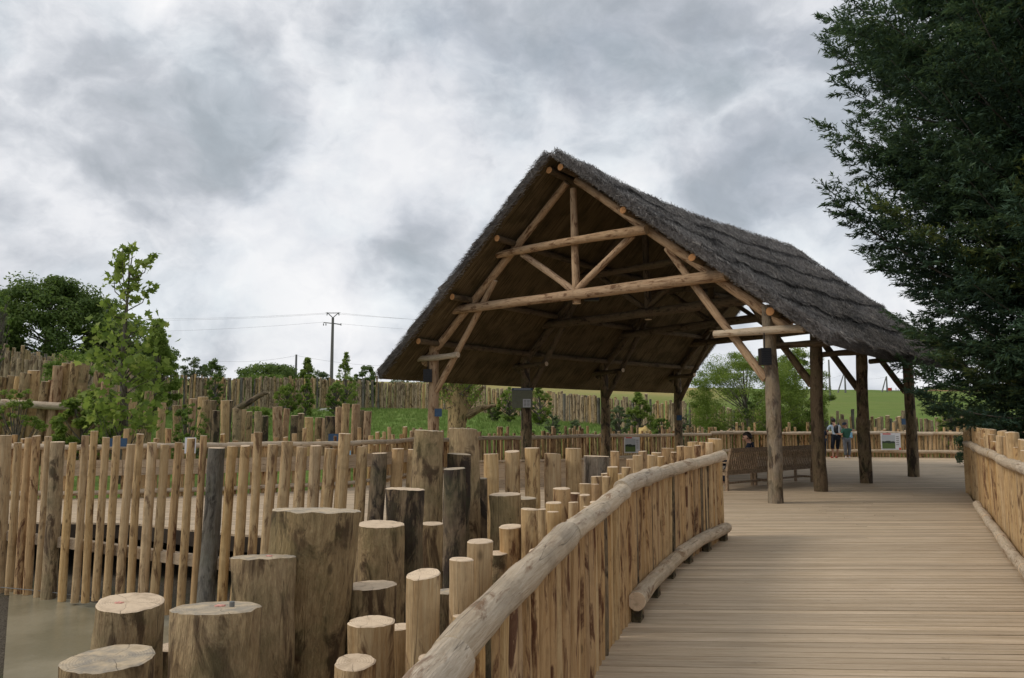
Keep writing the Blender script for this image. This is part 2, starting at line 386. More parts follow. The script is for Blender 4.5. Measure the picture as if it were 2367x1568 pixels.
def make_ground():
    ys = np.concatenate([np.linspace(-60, 0, 13), np.linspace(.5, 14, 28), np.linspace(14.5, 45, 110), np.linspace(46, 80, 52), np.linspace(83, 180, 40), np.geomspace(190, 3500, 22)])
    us = np.linspace(-1, 1, 181)
    V = []
    for y in ys:
        w = max(y, 30)*1.15 if y < 180 else y*1.15
        x = us*w; V.append(np.stack([x, np.full_like(x, y), ground(x, y) if y > 1 else np.full_like(x, -.85)], 1))
    V = np.concatenate(V); n = len(us)
    F = [(i*n+j, i*n+j+1, (i+1)*n+j+1, (i+1)*n+j) for i in range(len(ys)-1) for j in range(n-1)]
    mb = MB(); mb.add(V, F, 0)
    m, t, b = new_mat('ground_soil_and_grass', .95, .1)
    g = t.node('ShaderNodeNewGeometry'); p = g.outputs['Position']
    n1 = t.noise(p, .9, 5, .6); n2 = t.noise(p, 6, 4, .6); n3 = t.noise(p, .06, 4, .55); n4 = t.noise(p, 40, 2, .6)
    soil = t.mix(t.mapr(n4, .35, .65), (.045, .036, .026), (.13, .11, .085)); soil = t.mix(t.mapr(n1, .5, .65, 0, .6), soil, (.05, .06, .02))
    grass = t.mix(t.mapr(n2, .35, .65), (.115, .19, .04), (.20, .31, .075)); grass = t.mix(t.mapr(n1, .42, .62, 0, .75), grass, (.11, .16, .03))
    grass = t.mix(t.mapr(t.noise(p, .35, 5, .65), .5, .66, 0, .5), grass, (.15, .16, .05))
    sep = t.node('ShaderNodeSeparateXYZ'); t.l.new(p, sep.inputs[0])
    field = t.mix(t.mapr(n3, .4, .6), (.115, .19, .035), (.165, .22, .05)); field = t.mix(t.mapr(n1, .4, .65, 0, .5), field, (.085, .145, .025))
    field = t.mix(t.mapr(t.noise(t.vmath('MULTIPLY', p, (.05, .6, 1)), 1, 4, .6), .4, .65, 0, .45), field, (.20, .21, .07))
    dry = t.mix(t.mapr(n3, .4, .6), (.33, .27, .10), (.28, .26, .09))
    u = t.math('DIVIDE', sep.outputs[0], t.math('MAXIMUM', sep.outputs[1], 1.0))
    field = t.mix(t.math('MULTIPLY', t.mapr(sep.outputs[1], 75, 100), t.mapr(u, .24, .30, 1, 0)), field, dry)
    far = t.mapr(sep.outputs[1], 46, 66)
    c = t.mix(far, grass, field)
    zz = t.math('ADD', sep.outputs[2], t.math('MULTIPLY', t.math('SUBTRACT', n1, .5), .8))
    c = t.mix(t.mapr(zz, -.62, -.2), soil, c)
    t.l.new(c, b.inputs['Base Color']); bump(t, b, t.math('ADD', n2, t.math('MULTIPLY', n4, .4)), .05)
    tag(mb.build('ground', m), kind='structure')
make_ground()

# deck ----------------------------------------------------------------------------------------------------
def deck_mat():
    m, t, b = new_mat('deck_planks', .8, .35)
    co = attr(t, 'co'); rnd = attr(t, 'rnd', 'Fac')
    off = t.node('ShaderNodeCombineXYZ', n0=t.math('MULTIPLY', rnd, 31.0), n1=0.0, n2=rnd).outputs[0]
    p = t.vmath('ADD', t.vmath('MULTIPLY', co, (.5, 6, 1)), off)
    gp = t.node('ShaderNodeNewGeometry').outputs['Position']
    n = t.noise(p, 3, 5, .6); n2 = t.noise(p, 17, 4, .65); big = t.noise(gp, .55, 4, .6)
    c = t.mix(t.mapr(n, .35, .65), (.45, .34, .22), (.585, .46, .325))
    c = t.mix(t.mapr(n2, .5, .7, 0, .45), c, (.34, .245, .155))
    c = t.mix(t.mapr(big, .48, .66, 0, .35), c, (.42, .33, .235))
    c = t.mix(t.mapr(t.noise(gp, 7, 5, .7), .62, .70, 0, .4), c, (.20, .15, .10))
    sep = t.node('ShaderNodeSeparateXYZ'); t.l.new(co, sep.inputs[0])
    rib = t.mapr(t.math('SINE', t.math('MULTIPLY', sep.outputs[1], 2*math.pi/.0403)), -1, 1)
    c = t.mix(t.math('MULTIPLY', t.mapr(rib, -.9, -.3, 1, 0), .6), c, (.16, .11, .07))
    hv = t.node('ShaderNodeHueSaturation', n0=.5, n1=1.0, n2=t.math('ADD', .84, t.math('MULTIPLY', t.math('FRACT', t.math('MULTIPLY', rnd, 7.77)), .32))); t.l.new(c, hv.inputs['Color'])
    t.l.new(hv.outputs[0], b.inputs['Base Color']); bump(t, b, t.math('ADD', t.math('MULTIPLY', rib, .6), t.math('MULTIPLY', n2, .4)), .006)
    return m
M['deck'] = deck_mat()
edgeB = [G(-120, 1205)[:2], G(300, 1209)[:2], G(540, 1235)[:2], (-2.3, 10.75), (-1.2, 10.45), (0, 10.35), (1.2, 10.45), (2.1, 10.7)]
def offset(curve, off, a, b, n):
    out = []
    for d in np.linspace(a, b, n):
        p = curve.at(d); nn = curve.nrm(d); out.append((p[0]+nn[0]*off, p[1]+nn[1]*off))
    return out
def make_deck():
    A = offset(fenceA, .05, 0, fenceA.L, 50)
    D = offset(fenceD, -.02, 0, fenceD.L, 24)
    poly = A[:] + [tuple(p) for p in edgeB[::-1]] + [(-13, 12.6), (-13, 16.0)] + offset(fenceC, .12, .6, fenceC.L, 70) + [(25, 26), (17, 21.5)] + D
    poly = np.array(poly, float)
    mb = MB(); rng = random.Random(5)
    def spans(p0, dr):
        nr = np.array([-dr[1], dr[0]]); q = (poly-p0)@nr; s = (poly-p0)@dr; out = []
        for i in range(len(poly)):
            j = (i+1) % len(poly)
            if (q[i] > 0) != (q[j] > 0): out.append(s[i]+(s[j]-s[i])*(0-q[i])/(q[j]-q[i]))
        out.sort(); return [(out[k], out[k+1]) for k in range(0, len(out)-1, 2)]
    w, gap = .121, .0075
    pts = []
    y = -.3; ang = -.055
    # angle of the boards drifts in sections, each ending with tapered joints
    while y < 37:
        a = float(np.interp(y, [3, 5.3, 8, 11.5], [-.075, -.045, -.005, .012])) + (.006 if 5.6 < y < 5.9 else 0)
        dr = np.array([math.cos(a), math.sin(a)]); nr = np.array([-dr[1], dr[0]])
        p0 = np.array([1.6, y])
        lo = [spans(p0+nr*gap/2, dr), spans(p0+nr*(w-gap/2), dr)]
        if len(lo[0]) != len(lo[1]): md_ = spans(p0+nr*w/2, dr); lo = [md_, md_]
        if True:
            for (a0, b0), (a1, b1) in zip(*lo):
                # break long boards
                cuts = [0.0]; Lg = max(b0-a0, b1-a1)
                if Lg > 5.2:
                    x = rng.uniform(2.2, 4.2)
                    while x < Lg-1: cuts.append(x/Lg); x += 4.0
                cuts.append(1.0)
                for f0, f1 in zip(cuts[:-1], cuts[1:]):
                    g0 = 0 if f0 == 0 else .003; g1 = 0 if f1 == 1 else .003
                    s00 = a0+(b0-a0)*f0+g0; s01 = a0+(b0-a0)*f1-g1; s10 = a1+(b1-a1)*f0+g0; s11 = a1+(b1-a1)*f1-g1
                    if s01-s00 < .05 and s11-s10 < .05: continue
                    q = [p0+dr*s00+nr*gap/2, p0+dr*s01+nr*gap/2, p0+dr*s11+nr*(w-gap/2), p0+dr*s10+nr*(w-gap/2)]
                    dz = rng.uniform(-.0015, .0015)
                    top = [(*v, dz) for v in q]; bot = [(*v, -.03) for v in q]
                    co = [(s00, 0, 0), (s01, 0, 0), (s11, w, 0), (s10, w, 0)]
                    rv = rng.random()
                    mb.add(top, [(0, 1, 2, 3)], 0, co, rv, False)
                    vs = top+bot
                    mb.add(vs, [(0, 4, 5, 1), (1, 5, 6, 2), (2, 6, 7, 3), (3, 7, 4, 0)], 0, co+co, rv, False)
        y += w
    # dark sheet painting the shade in the board gaps, with the deck's dark rim
    import mathutils.geometry as mg
    tri = mg.tessellate_polygon([[Vector((x, yy, 0)) for x, yy in poly]])
    mb.add([(x, yy, -.045) for x, yy in poly], [tuple(t) for t in tri], 1, smooth=False)
    n = len(poly); vs = [(x, yy, -.03) for x, yy in poly]+[(x, yy, -.24) for x, yy in poly]
    mb.add(vs, [(i, (i+1) % n, n+(i+1) % n, n+i) for i in range(n)], 1, smooth=False)
    tag(mb.build('deck', [M['deck'], plain('deck_rim_and_gap_shade', (.045, .033, .024), .9)]), kind='structure')
    return poly
DECK = make_deck()

# pool of cloudy water under the left fence ---------------------------------------------------------------
def make_water():
    z = -.80
    c = [G(22, 1366, z), G(420, 1422, z), G(760, 1490, z), G(760, 1800, z), G(-10, 1800, z)]
    m, t, b = new_mat('cloudy_water', .28, .4)
    g = t.node('ShaderNodeNewGeometry').outputs['Position']
    t.l.new(t.mix(t.mapr(t.noise(g, 1.1, 4), .4, .6), (.21, .185, .12), (.29, .255, .175)), b.inputs['Base Color'])
    bump(t, b, t.noise(g, 7, 3), .012, .35)
    mb = MB(); mb.add(c, [(0, 1, 2, 3, 4)], 0, smooth=False)
    vs = [tuple(x) for x in c]+[(x[0], x[1], x[2]-.06) for x in c]
    mb.add(vs, [(i, i+5, (i+1) % 5+5, (i+1) % 5) for i in range(5)], 0, smooth=False)
    tag(mb.build('water', m), kind='structure')
    # thin guide wire above it
    r = MB(); P = [G(2, 1358, -.70), G(90, 1366, -.71), G(240, 1385, -.72), G(420, 1410, -.72)]
    log(r, P, .006, 5, 0, 0, 0)
    k = MB(); pa, pb = G(-6, 1357, -.85), G(424, 1411, -.85)
    for q in (pa, pb): log(r, [(q[0], q[1], -.9), (q[0], q[1], -.66)], .012, 6, 0, 0, 0)
    tag(r.build('guide_wire', M['steel'], loc=P[0]), 'thin slack wire strung low along the edge of the murky water', 'wire')
make_water()

# ---------------------------------------------------------------- fences
def base_z(x, y): return float(ground(x, y))
def build_fence(name, label, curve, a, b, spacing, rw, top, bottom, mats, seed, off=.0, rails=(), parts=100, sides=8, keep_far=False, n=5, bend=.006, rail_r=.06, rail_mat=None, rail_off=0.0, tops=None, rail_rough=.05, lean=.03, order=None, flat=0.0, seglen=3.4):
    rng = random.Random(seed); root = empty(name, (*curve.at((a+b)/2), bottom if not callable(bottom) else 0), label, 'fence')
    items = []; d = a
    while d < b:
        r = rng.uniform(*rw); p = curve.at(d); nn = curve.nrm(d); items.append((d, p+nn*off, r)); d += spacing(r, rng)
    # the ones nearest the camera are parts of their own, the rest one part
    idx = sorted(range(len(items)), key=lambda i: np.hypot(*items[i][1])) if order is None else sorted(range(len(items)), key=lambda i: order(items[i][1]))
    own = set(idx[:parts]); rest = MB(); nrest = 0
    for i, (d, p, r) in enumerate(items):
        mb = MB() if i in own else rest
        zb = bottom(p[0], p[1]) if callable(bottom) else bottom
        zt = (tops(d, rng) if tops else rng.uniform(*top)) + (zb if callable(bottom) else 0)
        P, R = vpole((p[0], p[1], zb), zt, r*1.04, r*.96, rng, bend, n, (rng.uniform(-lean, lean), rng.uniform(-lean, lean)))
        mi = rng.choices(range(len(mats)), weights=[w for _, w in mats])[0]
        ms = [M[mats[mi][0]], M['cut']]
        if i in own: log(mb, P, R, sides, .06, 0, 1, rng, rng.uniform(0, .2), flat); mb.build('pale', ms, root)
        else: log(mb, P, R, max(6, sides-2), .06, mi, len(mats), rng, rng.uniform(0, .2), flat); nrest += 1
    if nrest:
        o = rest.build('pale_run', [M[k] for k, _ in mats]+[M['cut']], root); tag(o, kind='stuff')
    for (h, rr, side) in rails:
        L = b-a; segs = max(1, round(L/seglen)); prev = a
        for k in range(segs):
            e = a+L*(k+1)/segs; ds = np.linspace(prev+.003, e-.003, max(8, int((e-prev)/(.07 if rr > .06 else .16))))
            ds = np.clip(ds, 0, curve.L); P = []
            j1, j2 = rng.uniform(-.012, .012), rng.uniform(-.01, .01)
            ph = rng.random()*6
            for q in ds:
                p = curve.at(q); nn = curve.nrm(q); P.append((*(p+nn*(side+j2)), (h(p[0], p[1]) if callable(h) else h)+j1+.012*math.sin(q*1.7+ph)))
            rb = rr*rng.uniform(.93, 1.07); tt = np.linspace(0, 1, len(P))
            R = rb*(1+.08*(tt-.5)+rail_rough*np.sin(tt*17+ph)+.5*rail_rough*np.sin(tt*41+2*ph)); mb = MB()
            for _ in range(max(1, int((e-prev)/.9))): R = R*(1+rng.uniform(.05, .13)*np.exp(-((tt-rng.random())*(e-prev)/.05)**2))   # branch collars
            log(mb, P, R, 16 if rr > .05 else 10, .035, 0, 1, rng)
            mb.build('rail' if not (isinstance(h, float) and h < .4) else 'kick_rail', [M[rail_mat or 'rail'], M['cutold']], root)
            prev = e
    return root
# near curved railing of split pales
build_fence('pale_fence', 'near curved fence of close split pales under a thick round handrail, left of the walkway', fenceA, .7, fenceA.L-.02,
            lambda r, g: r*1.93, (.034, .052), (.98, 1.07), -.32, [('split', 6), ('peeled', 2), ('barkdark', .5)], 11, off=.075,
            rails=[(railA, .066, 0.0)], sides=10, n=6, flat=.35, rail_rough=.03, bend=.004, lean=.02, seglen=1.9, tops=lambda d, g: railA(0, fenceA.at(d)[1])-g.uniform(.0, .07))
# its kick rail near the deck only runs along the far part
fa = bpy.data.objects['pale_fence']
def extra_rail(curve, a, b, h, r, side, root, seed, name='kick_rail', mat='rail', seg=2.2):
    rng = random.Random(seed); L = b-a; k = max(1, round(L/seg))
    for i in range(k):
        ds = np.linspace(a+L*i/k, a+L*(i+1)/k, 16); P = []; ph = rng.random()*6
        for q in ds: p = curve.at(q)+curve.nrm(q)*side; P.append((*p, h+.012*math.sin(q*1.9+ph)))
        mb = MB(); log(mb, P, r*(1+.05*np.sin(np.linspace(0, 9, 16)+ph)), 14, .04, 0, 1, rng); mb.build(name, [M[mat], M['cut']], root)
sK = fenceA.s[np.argmin(np.abs(fenceA.p[:, 1]-G(1415, 1440)[1]))]
extra_rail(fenceA, sK, fenceA.L, .165, .072, -.02, fa, 3)
for q in np.linspace(sK+.12, fenceA.L-.15, 6):   # added dark blocks under the kick rail, standing for its shadow gap
    p = fenceA.at(q)-fenceA.nrm(q)*.04; nn = fenceA.nrm(q); mb = MB(); box(mb, (*(p+nn*.03), .055), .16, .07, .105, (nn[1], -nn[0], 0), (nn[0], nn[1], 0)); mb.build('gap_shade_block', M['barkdark'], fa)
# right-hand railing
fd = build_fence('pale_fence', 'fence of pale peeled poles with grey handrail along the right edge of the walkway', fenceD, 0.0, fenceD.L-1.5,
            lambda r, g: r*2.15, (.045, .062), (1.0, 1.12), -.35, [('peeled', 6), ('split', 3)], 12, off=.10,
            rails=[(1.10, .062, 0.0)], sides=10, n=6, bend=.008, lean=.04, order=lambda p: abs(p[1]-10), tops=lambda d, g: g.choice([1.0, 1.02, 1.05, 1.05, 1.28, 1.38, 1.45]) if d > .4 else 1.3)
extra_rail(fenceD, 4.2, fenceD.L-1.5, .11, .066, -.06, fd, 4)
# left foreground fence of spaced poles
NB = [16.6, 43, 65, 85, 109, 135, 167, 196, 220, 244, 270, 300, 325, 353, 380, 411, 442, 472, 500, 537, 568, 597, 628, 662, 696, 730, 764, 798, 837, 878, 920, 955]
TB = [1007, 1024, 1013, 1008, 1010, 1022, 1024, 1008, 997, 1012, 1009, 1028, 1004, 1024, 1029, 1024, 1014, 1008, 1036, 1032, 1031, 1000, 1028, 1022, 1034, 1031, 1038, 1003, 1034, 1048, 1038, 1040]
WB = [26, 18, 20, 19, 16, 33, 18, 17, 17, 17, 18, 19, 17, 22, 20, 18, 19, 17, 40, 22, 23, 20, 25, 27, 27, 28, 29, 30, 27, 40, 29, 26]
NB += [1135, 1184, 1230, 1277, 1325, 1378]; TB += [1050, 1044, 1036, 1050, 1037, 1055]; WB += [36, 36, 38, 42, 38, 62]
def build_fence_b():
    rng = random.Random(21)
    root = empty('pole_fence', (-4, 9.5, -.8), 'open fence of spaced upright round poles between the murky water and left deck', 'fence')
    BB = [1372, 1374, 1376, 1378, 1381, 1385, 1390, 1393, 1393, 1388, 1385, 1382, 1378, 1374, 1390, 1420, 1405, 1400, 1398, 1412, 1400]
    for i, (x, yt, w) in enumerate(zip(NB, TB, WB)):
        # ray at pole mid height meets the fence curve
        d = ray(x-14 if x < 1000 else x, 1240); u = d[0]/d[1]
        k = np.argmin(np.abs(fenceB.p[:, 0]-u*fenceB.p[:, 1])); p = fenceB.p[k]+np.array([.02, -.14]); Y = p[1]
        X = u*Y; r = w/F_PX*Y/2*.97
        top = W(x, yt, Y); zb = W(x, BB[i], Y)[2] if i < len(BB) else -.7
        mb = MB(); lx = (top[0]-X)*1.0
        P, R = vpole((X-lx*.8, Y, zb), top[2], r*1.02, r*.95, rng, .006, 7, (lx*1.8, rng.uniform(-.03, .03)))
        mt = 'greywood' if x == 500 else 'barkdark' if x == 878 else 'postwood' if x == 1378 else ('bark' if w == 33 else ('peeled' if rng.random() < .8 else 'split'))
        o = mb; log(o, P, R, 14, .05, 0, 1, rng, rng.uniform(0, .12))
        q = mb.build('pale', [M[mt], M['cut']], root)
        if mt == 'greywood': q['label'] = 'weathered dark grey post among the pale poles'
    mb = MB(); P = [(*fenceB.at(q), .035) for q in np.linspace(0, fenceB.L, 60)]
    P = np.array(P); P[:, 1] += .0
    for a, b in zip(P[:-1], P[1:]):
        c = (a+b)/2; dd = b-a; L = np.linalg.norm(dd); dd /= L; box(mb, c-np.array([0, 0, .09]), L*1.01, .10, .13, dd, np.cross([0, 0, 1], dd))
    mb.build('rail_board', M['plank'], root)
build_fence_b()
# far railing round the decks, in three runs
def gap(lo, hi): return lambda r, g: r*2+g.uniform(lo, hi)
sC = [0, fenceC.s[np.argmin(np.hypot(*(fenceC.p-np.array((-2.75, 22.2))).T))], fenceC.s[np.argmin(np.hypot(*(fenceC.p-np.array((8.7, 34.4))).T))], fenceC.L]
def topsC(hi): return lambda d, g: g.choice([.98, 1.05, 1.1, 1.16, 1.22, 1.3, hi])
c1 = build_fence('pole_fence', 'far fence of peeled poles with round handrail behind the left deck', fenceC, sC[0], sC[1], gap(.07, .12), (.05, .07), None, -.5,
            [('peeled', 5), ('split', 3)], 31, off=.10, rails=[(1.06, .055, 0.0), (.13, .05, 0.0)], tops=topsC(1.42), n=4)
c2 = build_fence('pole_fence', 'fence of thin brown poles and dark handrail behind the shaded pavilion floor', fenceC, sC[1], sC[2], gap(.03, .075), (.04, .06), None, -.4,
            [('beam', 4), ('bark', 4), ('split', 2)], 32, off=.10, rails=[(.99, .065, 0.0), (.13, .05, 0.0)], tops=topsC(1.38), n=4, rail_mat='rail')
c3 = build_fence('pole_fence', 'far fence of close peeled poles behind the two standing people, round rails above and below', fenceC, sC[2], sC[3], gap(-.005, .03), (.05, .07), None, -.4,
            [('peeled', 5), ('bark', 3), ('split', 3)], 33, off=.11, rails=[(1.04, .075, 0.0), (.26, .075, 0.0)], tops=topsC(1.5), n=4)
# plank wall (long low boards) on the deck behind the pole fence, and boards on the left run
def build_plank_wall():
    root = empty('plank_wall', (2, 17.3, 0), 'long low wall of pale horizontal boards standing across the shaded pavilion floor', 'wall')
    a = G(1085, 1150)[:2]*1.0; a = np.array([-1.0, 18.4]); b = np.array([3.2, 18.4]); mbs = []
    ra = ray(1082, 1100); rb = ray(1460, 1100); a = np.array([ra[0]/ra[1]*18.2, 18.2]); b = np.array([rb[0]/rb[1]*19.6, 19.6])
    dd = (b-a)/np.linalg.norm(b-a); ax = (*dd, 0); ay = (-dd[1], dd[0], 0); L = np.linalg.norm(b-a)
    for k in range(3):
        mb = MB(); box(mb, (*(a+b)/2, .12+k*.202), L, .04, .196, ax, ay, rnd=k*.37); mb.build('board', M['plank'], root)
    mb = MB(); box(mb, (*(a+b)/2, .655), L+.04, .11, .035, ax, ay, rnd=.9); mb.build('cap_board', M['plank'], root)
    for f in (.03, .35, .66, .97):
        q = a+(b-a)*f+np.array(ay[:2])*.062; mb = MB(); box(mb, (*q, .315), .08, .08, .61, ax, ay); mb.build('post', M['plank'], root)
build_plank_wall()
def build_board_panel():
    root = empty('plank_wall', (-4.5, 17.5, 0), 'pair of brown horizontal boards fixed between the posts of the far left railing', 'wall')
    s0 = fenceC.s[np.argmin(np.abs(fenceC.p[:, 0]+9.5))]; s1 = sC[1]-.3; P = [fenceC.at(q)-fenceC.nrm(q)*.09 for q in np.linspace(s0, s1, 14)]
    for k in range(2):
        for a, b in zip(P[:-1], P[1:]):
            dd = (b-a)/np.linalg.norm(b-a); mb = MB(); box(mb, (*(a+b)/2, .55+k*.162), np.linalg.norm(b-a)-.01, .03, .155, (*dd, 0), (-dd[1], dd[0], 0), rnd=random.random())
            mb.build('board', M['plank'], root)
build_board_panel()
# palisade far up the lawn ---------------------------------------------------------------------------------
def palisade():
    segs = [(-30, 40), (-27.5, 44), (-26.5, 52), (-25.5, 58), (-14.8, 61), (-6.2, 62), (.56, 56), (6, 50), (10.6, 46), (16.7, 42.5), (23.4, 40.5), (30, 39)]
    cv = Curve(segs, 8); HT = {0: 2.6}
    us = [-.8, -.62, -.434, -.24, -.1, .01, .12, .23, .397, .585, .8]; hs = [2.5, 2.6, 2.75, 2.45, 2.05, 1.95, 1.95, 1.9, 1.95, 1.9, 1.9]
    def tops(d, g):
        p = cv.at(d); return float(np.interp(p[0]/p[1], us, hs))+g.gauss(0, .09)+(g.random() < .04)*.35
    cuts = [0, cv.s[np.argmin(np.abs(cv.p[:, 0]/cv.p[:, 1]+.30))], cv.s[np.argmin(np.abs(cv.p[:, 0]/cv.p[:, 1]-.02))], cv.s[np.argmin(np.abs(cv.p[:, 0]/cv.p[:, 1]-.30))], cv.L]
    labs = ['tall grey-brown pole palisade on the rise at the left, below the big dark trees', 'tall pole palisade across the back of the green lawn, left of the pavilion',
            'weathered pole palisade on the lawn seen beneath the thatched eave', 'pole palisade at the foot of the green hill on the right']
    for i in range(4):
        build_fence('palisade', labs[i], cv, cuts[i], cuts[i+1], lambda r, g: r*2+g.uniform(-.06, .01), (.07, .115) if i < 3 else (.075, .12), None,
                    lambda x, y: base_z(x, y)-.1, [('pale_far', 6), ('greywood', .7), ('bark', 3), ('peeled', 1)], 41+i, tops=tops, sides=8, n=4, bend=.01, lean=.09)
palisade()
# ---------------------------------------------------------------- single posts and stumps
def post(name, label, cat, px, py, wpx, Y, zb=-.9, mat='bark', cut='cut', group=None, taper=1.0, lean=(0, 0), tilt=.05, sides=24, n=14, seed=None, groove=False, rough=.05, own_mark=None, flat=0.0, shrink=0.0):
    top = W(px, py, Y); r = wpx/F_PX*Y/2; rng = random.Random(int(px*7+py) if seed is None else seed)
    if zb > -.5 or Y > 20: zb = min(zb, base_z(top[0], Y)-.05) if zb is not None and zb < -.8 else zb
    P, R = vpole((top[0]-lean[0], Y-lean[1], zb), top[2], r*taper, r, rng, .006, n, lean)
    P[:, 0] += top[0]-P[-1][0]; P[:, 1] += Y-P[-1][1]
    mb = MB(); log(mb, P, R, sides, rough, 0, 1, rng, tilt, flat, groove=groove)
    o = mb.build(name, [M[mat], M[cut]], loc=(P[0][0], P[0][1], zb)); tag(o, label, cat, group)
    return o, top, r
def mark(px, py, Y, dx, dy, r, parent):
    """pink spray dot on a cut top, a part of that stump"""
    t = W(px, py, Y); mb = MB(); th = np.linspace(0, 6.283, 15)[:-1]; rng = random.Random(px)
    rr = [r*rng.uniform(.5, 1.2) for _ in th]
    vs = [(t[0]+dx+a*math.cos(x)*1.7, t[1]+dy+a*math.sin(x), t[2]+.008) for a, x in zip(rr, th)]; vs2 = [(x, y, z-.02) for x, y, z in vs]; n = len(vs)
    mb.add(vs+vs2, [tuple(range(n))]+[(i, i+n, (i+1) % n+n, (i+1) % n) for i in range(n)], 0, smooth=False)
    mb.build('spray_mark', M['pink'], parent)
big = [
 # label, px, py, w, Y, mat, cut, taper, extra
 ('widest mossy trunk of the stump group, narrower at its foot, before the left deck', 730, 1180, 192, 4.3, 'bark', 'cutold', .84, dict(tilt=.06, rough=.04, lean=(.12, 0))),
 ('mossy stump with flat slanting top, standing left against the widest trunk', 608, 1288, 134, 3.95, 'bark', 'cutold', 1.08, dict(tilt=.08)),
 ('broad dark stump with cracked weathered top, pink mark and bolt', 505, 1406, 188, 3.3, 'bark', 'cutold', 1.05, dict(tilt=.06)),
 ('upright stump with fresh oval top and pink mark over the murky water', 303, 1393, 143, 3.5, 'bark', 'cut', 1.02, dict(tilt=.09)),
 ('lowest foreground stump with deeply split grey top in the bottom left corner', 250, 1524, 192, 2.95, 'bark', 'cutold', 1.05, dict(tilt=.04)),
 ('small low stump with pink mark between two thick foreground stumps', 410, 1496, 92, 3.75, 'bark', 'cut', 1.0, {}),
 ('low stump with wide bright top just right of the widest trunk', 860, 1353, 115, 4.45, 'bark', 'cut', 1.05, dict(tilt=.05)),
 ('scarred stump with flaking bark behind the widest trunk, right side', 878, 1212, 104, 4.9, 'bark', 'cut', 1.1, dict(tilt=.04)),
 ('tall dark post with bright round top behind the scarred stump', 938, 1131, 86, 5.2, 'barkdark', 'cut', .9, dict(tilt=.05)),
 ('short brown post with bright top tucked right of the tall dark post', 998, 1211, 48, 5.5, 'bark', 'cut', 1.0, {}),
 ('tall thick trunk with furrowed bark, left of the pair rising above the fence rail', 991, 996, 72, 6.4, 'bark', 'cutold', .95, dict(rough=.07)),
 ('tall thick trunk with mottled bark, right of the pair rising above the fence rail', 1072, 993, 67, 6.8, 'bark', 'cutold', 1.0, dict(rough=.06, lean=(-.05, 0), tilt=.1)),
 ('dark trunk with ragged peeling bark in front of the tall trunk pair', 1062, 1050, 56, 6.5, 'barkdark', 'cutold', 1.05, dict(rough=.1)),
 ('flat-topped dark brown trunk between the ragged trunk and the furrowed one', 1050, 1084, 52, 6.0, 'barkdark', 'cutold', 1.05, {}),
 ('narrow black-barked post right of the ragged dark trunk', 1108, 1106, 34, 6.9, 'barkdark', 'cutold', 1.1, {}),
 ('thick banded brown stump right of the dark trunks', 1168, 1143, 72, 6.6, 'bark', 'cut', 1.02, dict(tilt=.03)),
 ('dark low stump half hidden right of the banded stump', 1214, 1152, 48, 7.2, 'bark', 'cutold', 1.0, {}),
 ('pale post split by one deep crack, in front of the low bright-topped stump', 858, 1438, 100, 3.4, 'peeled', 'cut', .98, dict(groove=True, tilt=.02)),
 ('smaller round pale post leaning on the cracked one', 925, 1450, 62, 3.65, 'peeled', 'cut', 1.0, {}),
 ('short pale post with lumpy top at the bottom edge of the view', 820, 1531, 88, 3.05, 'peeled', 'cut', 1.0, dict(tilt=.12)),
 ('tall smooth pale post with slanting oval top beside the near handrail', 980, 1328, 73, 3.05, 'peeled', 'cut', 1.0, dict(tilt=.18)),
 ('brown stump with dull top wedged behind the smooth slanting post', 1032, 1368, 62, 3.6, 'bark', 'cutold', 1.05, {}),
 ('round post with pinkish top second along the near handrail', 1066, 1294, 57, 3.4, 'peeled', 'cut', 1.0, {}),
 ('straight pale post with a crack down its front, third along the near handrail', 1110, 1252, 58, 3.75, 'peeled', 'cut', 1.0, {}),
 ('short brown post behind the cracked third post', 1150, 1279, 46, 4.25, 'bark', 'cut', 1.0, {}),
 ('thick pale post with dark grain where the handrail first bends', 1180, 1218, 56, 4.3, 'split', 'cut', 1.0, {}),
]
marks = {3: (-.04, -.03, .012), 2: (0, .02, .012), 5: (.03, 0, .010), 1: (.03, 0, .009)}
for i, (lab, px, py, w, Y, mt, ct, tp, kw) in enumerate(big):
    o, top, r = post('stump' if w > 60 else 'wooden_post', lab, 'stump' if w > 60 else 'post', px, py, w, Y, -.95, mt, ct, None, tp, sides=40 if w > 60 else 24, n=26, **kw)
    if i in marks: mark(px, py, Y, *marks[i], o)
    if i == 2:
        mb = MB(); t = W(px, py, Y); log(mb, [(t[0]+.055, t[1]+.0, t[2]-.01), (t[0]+.055, t[1], t[2]+.022)], .011, 8, 0, 0, 0); mb.build('bolt', M['steel'], o)
# slim posts standing outside the near railing (top positions measured; each stands just outside the curve)
slim = [(1214, 1224, 27, 1), (1224, 1178, 40, 0), (1255, 1178, 24, 1), (1280, 1163, 36, 0), (1278, 1184, 26, 0), (1299, 1130, 38, 1), (1330, 1141, 23, 1), (1325, 1162, 22, 0),
        (1353, 1119, 27, 1), (1352, 1145, 26, 0), (1376, 1120, 19, 1), (1379, 1102, 26, 1), (1402, 1095, 24, 2), (1404, 1102, 24, 1), (1416, 1080, 24, 1), (1437, 1096, 22, 2), (1448, 1081, 23, 1),
        (1460, 1062, 24, 2), (1473, 1053, 22, 1), (1421, 1044, 20, 3), (1486, 1044, 19, 2), (1505, 1053, 17, 1), (1518, 1047, 23, 2), (1527, 1056, 15, 1), (1543, 1037, 29, 1), (1557, 1046, 14, 0),
        (1573, 1032, 18, 1), (1590, 1033, 18, 0), (1602, 1022, 24, 1), (1612, 1030, 15, 0), (1625, 1023, 18, 1), (1639, 1024, 18, 0), (1652, 1015, 30, 1)]
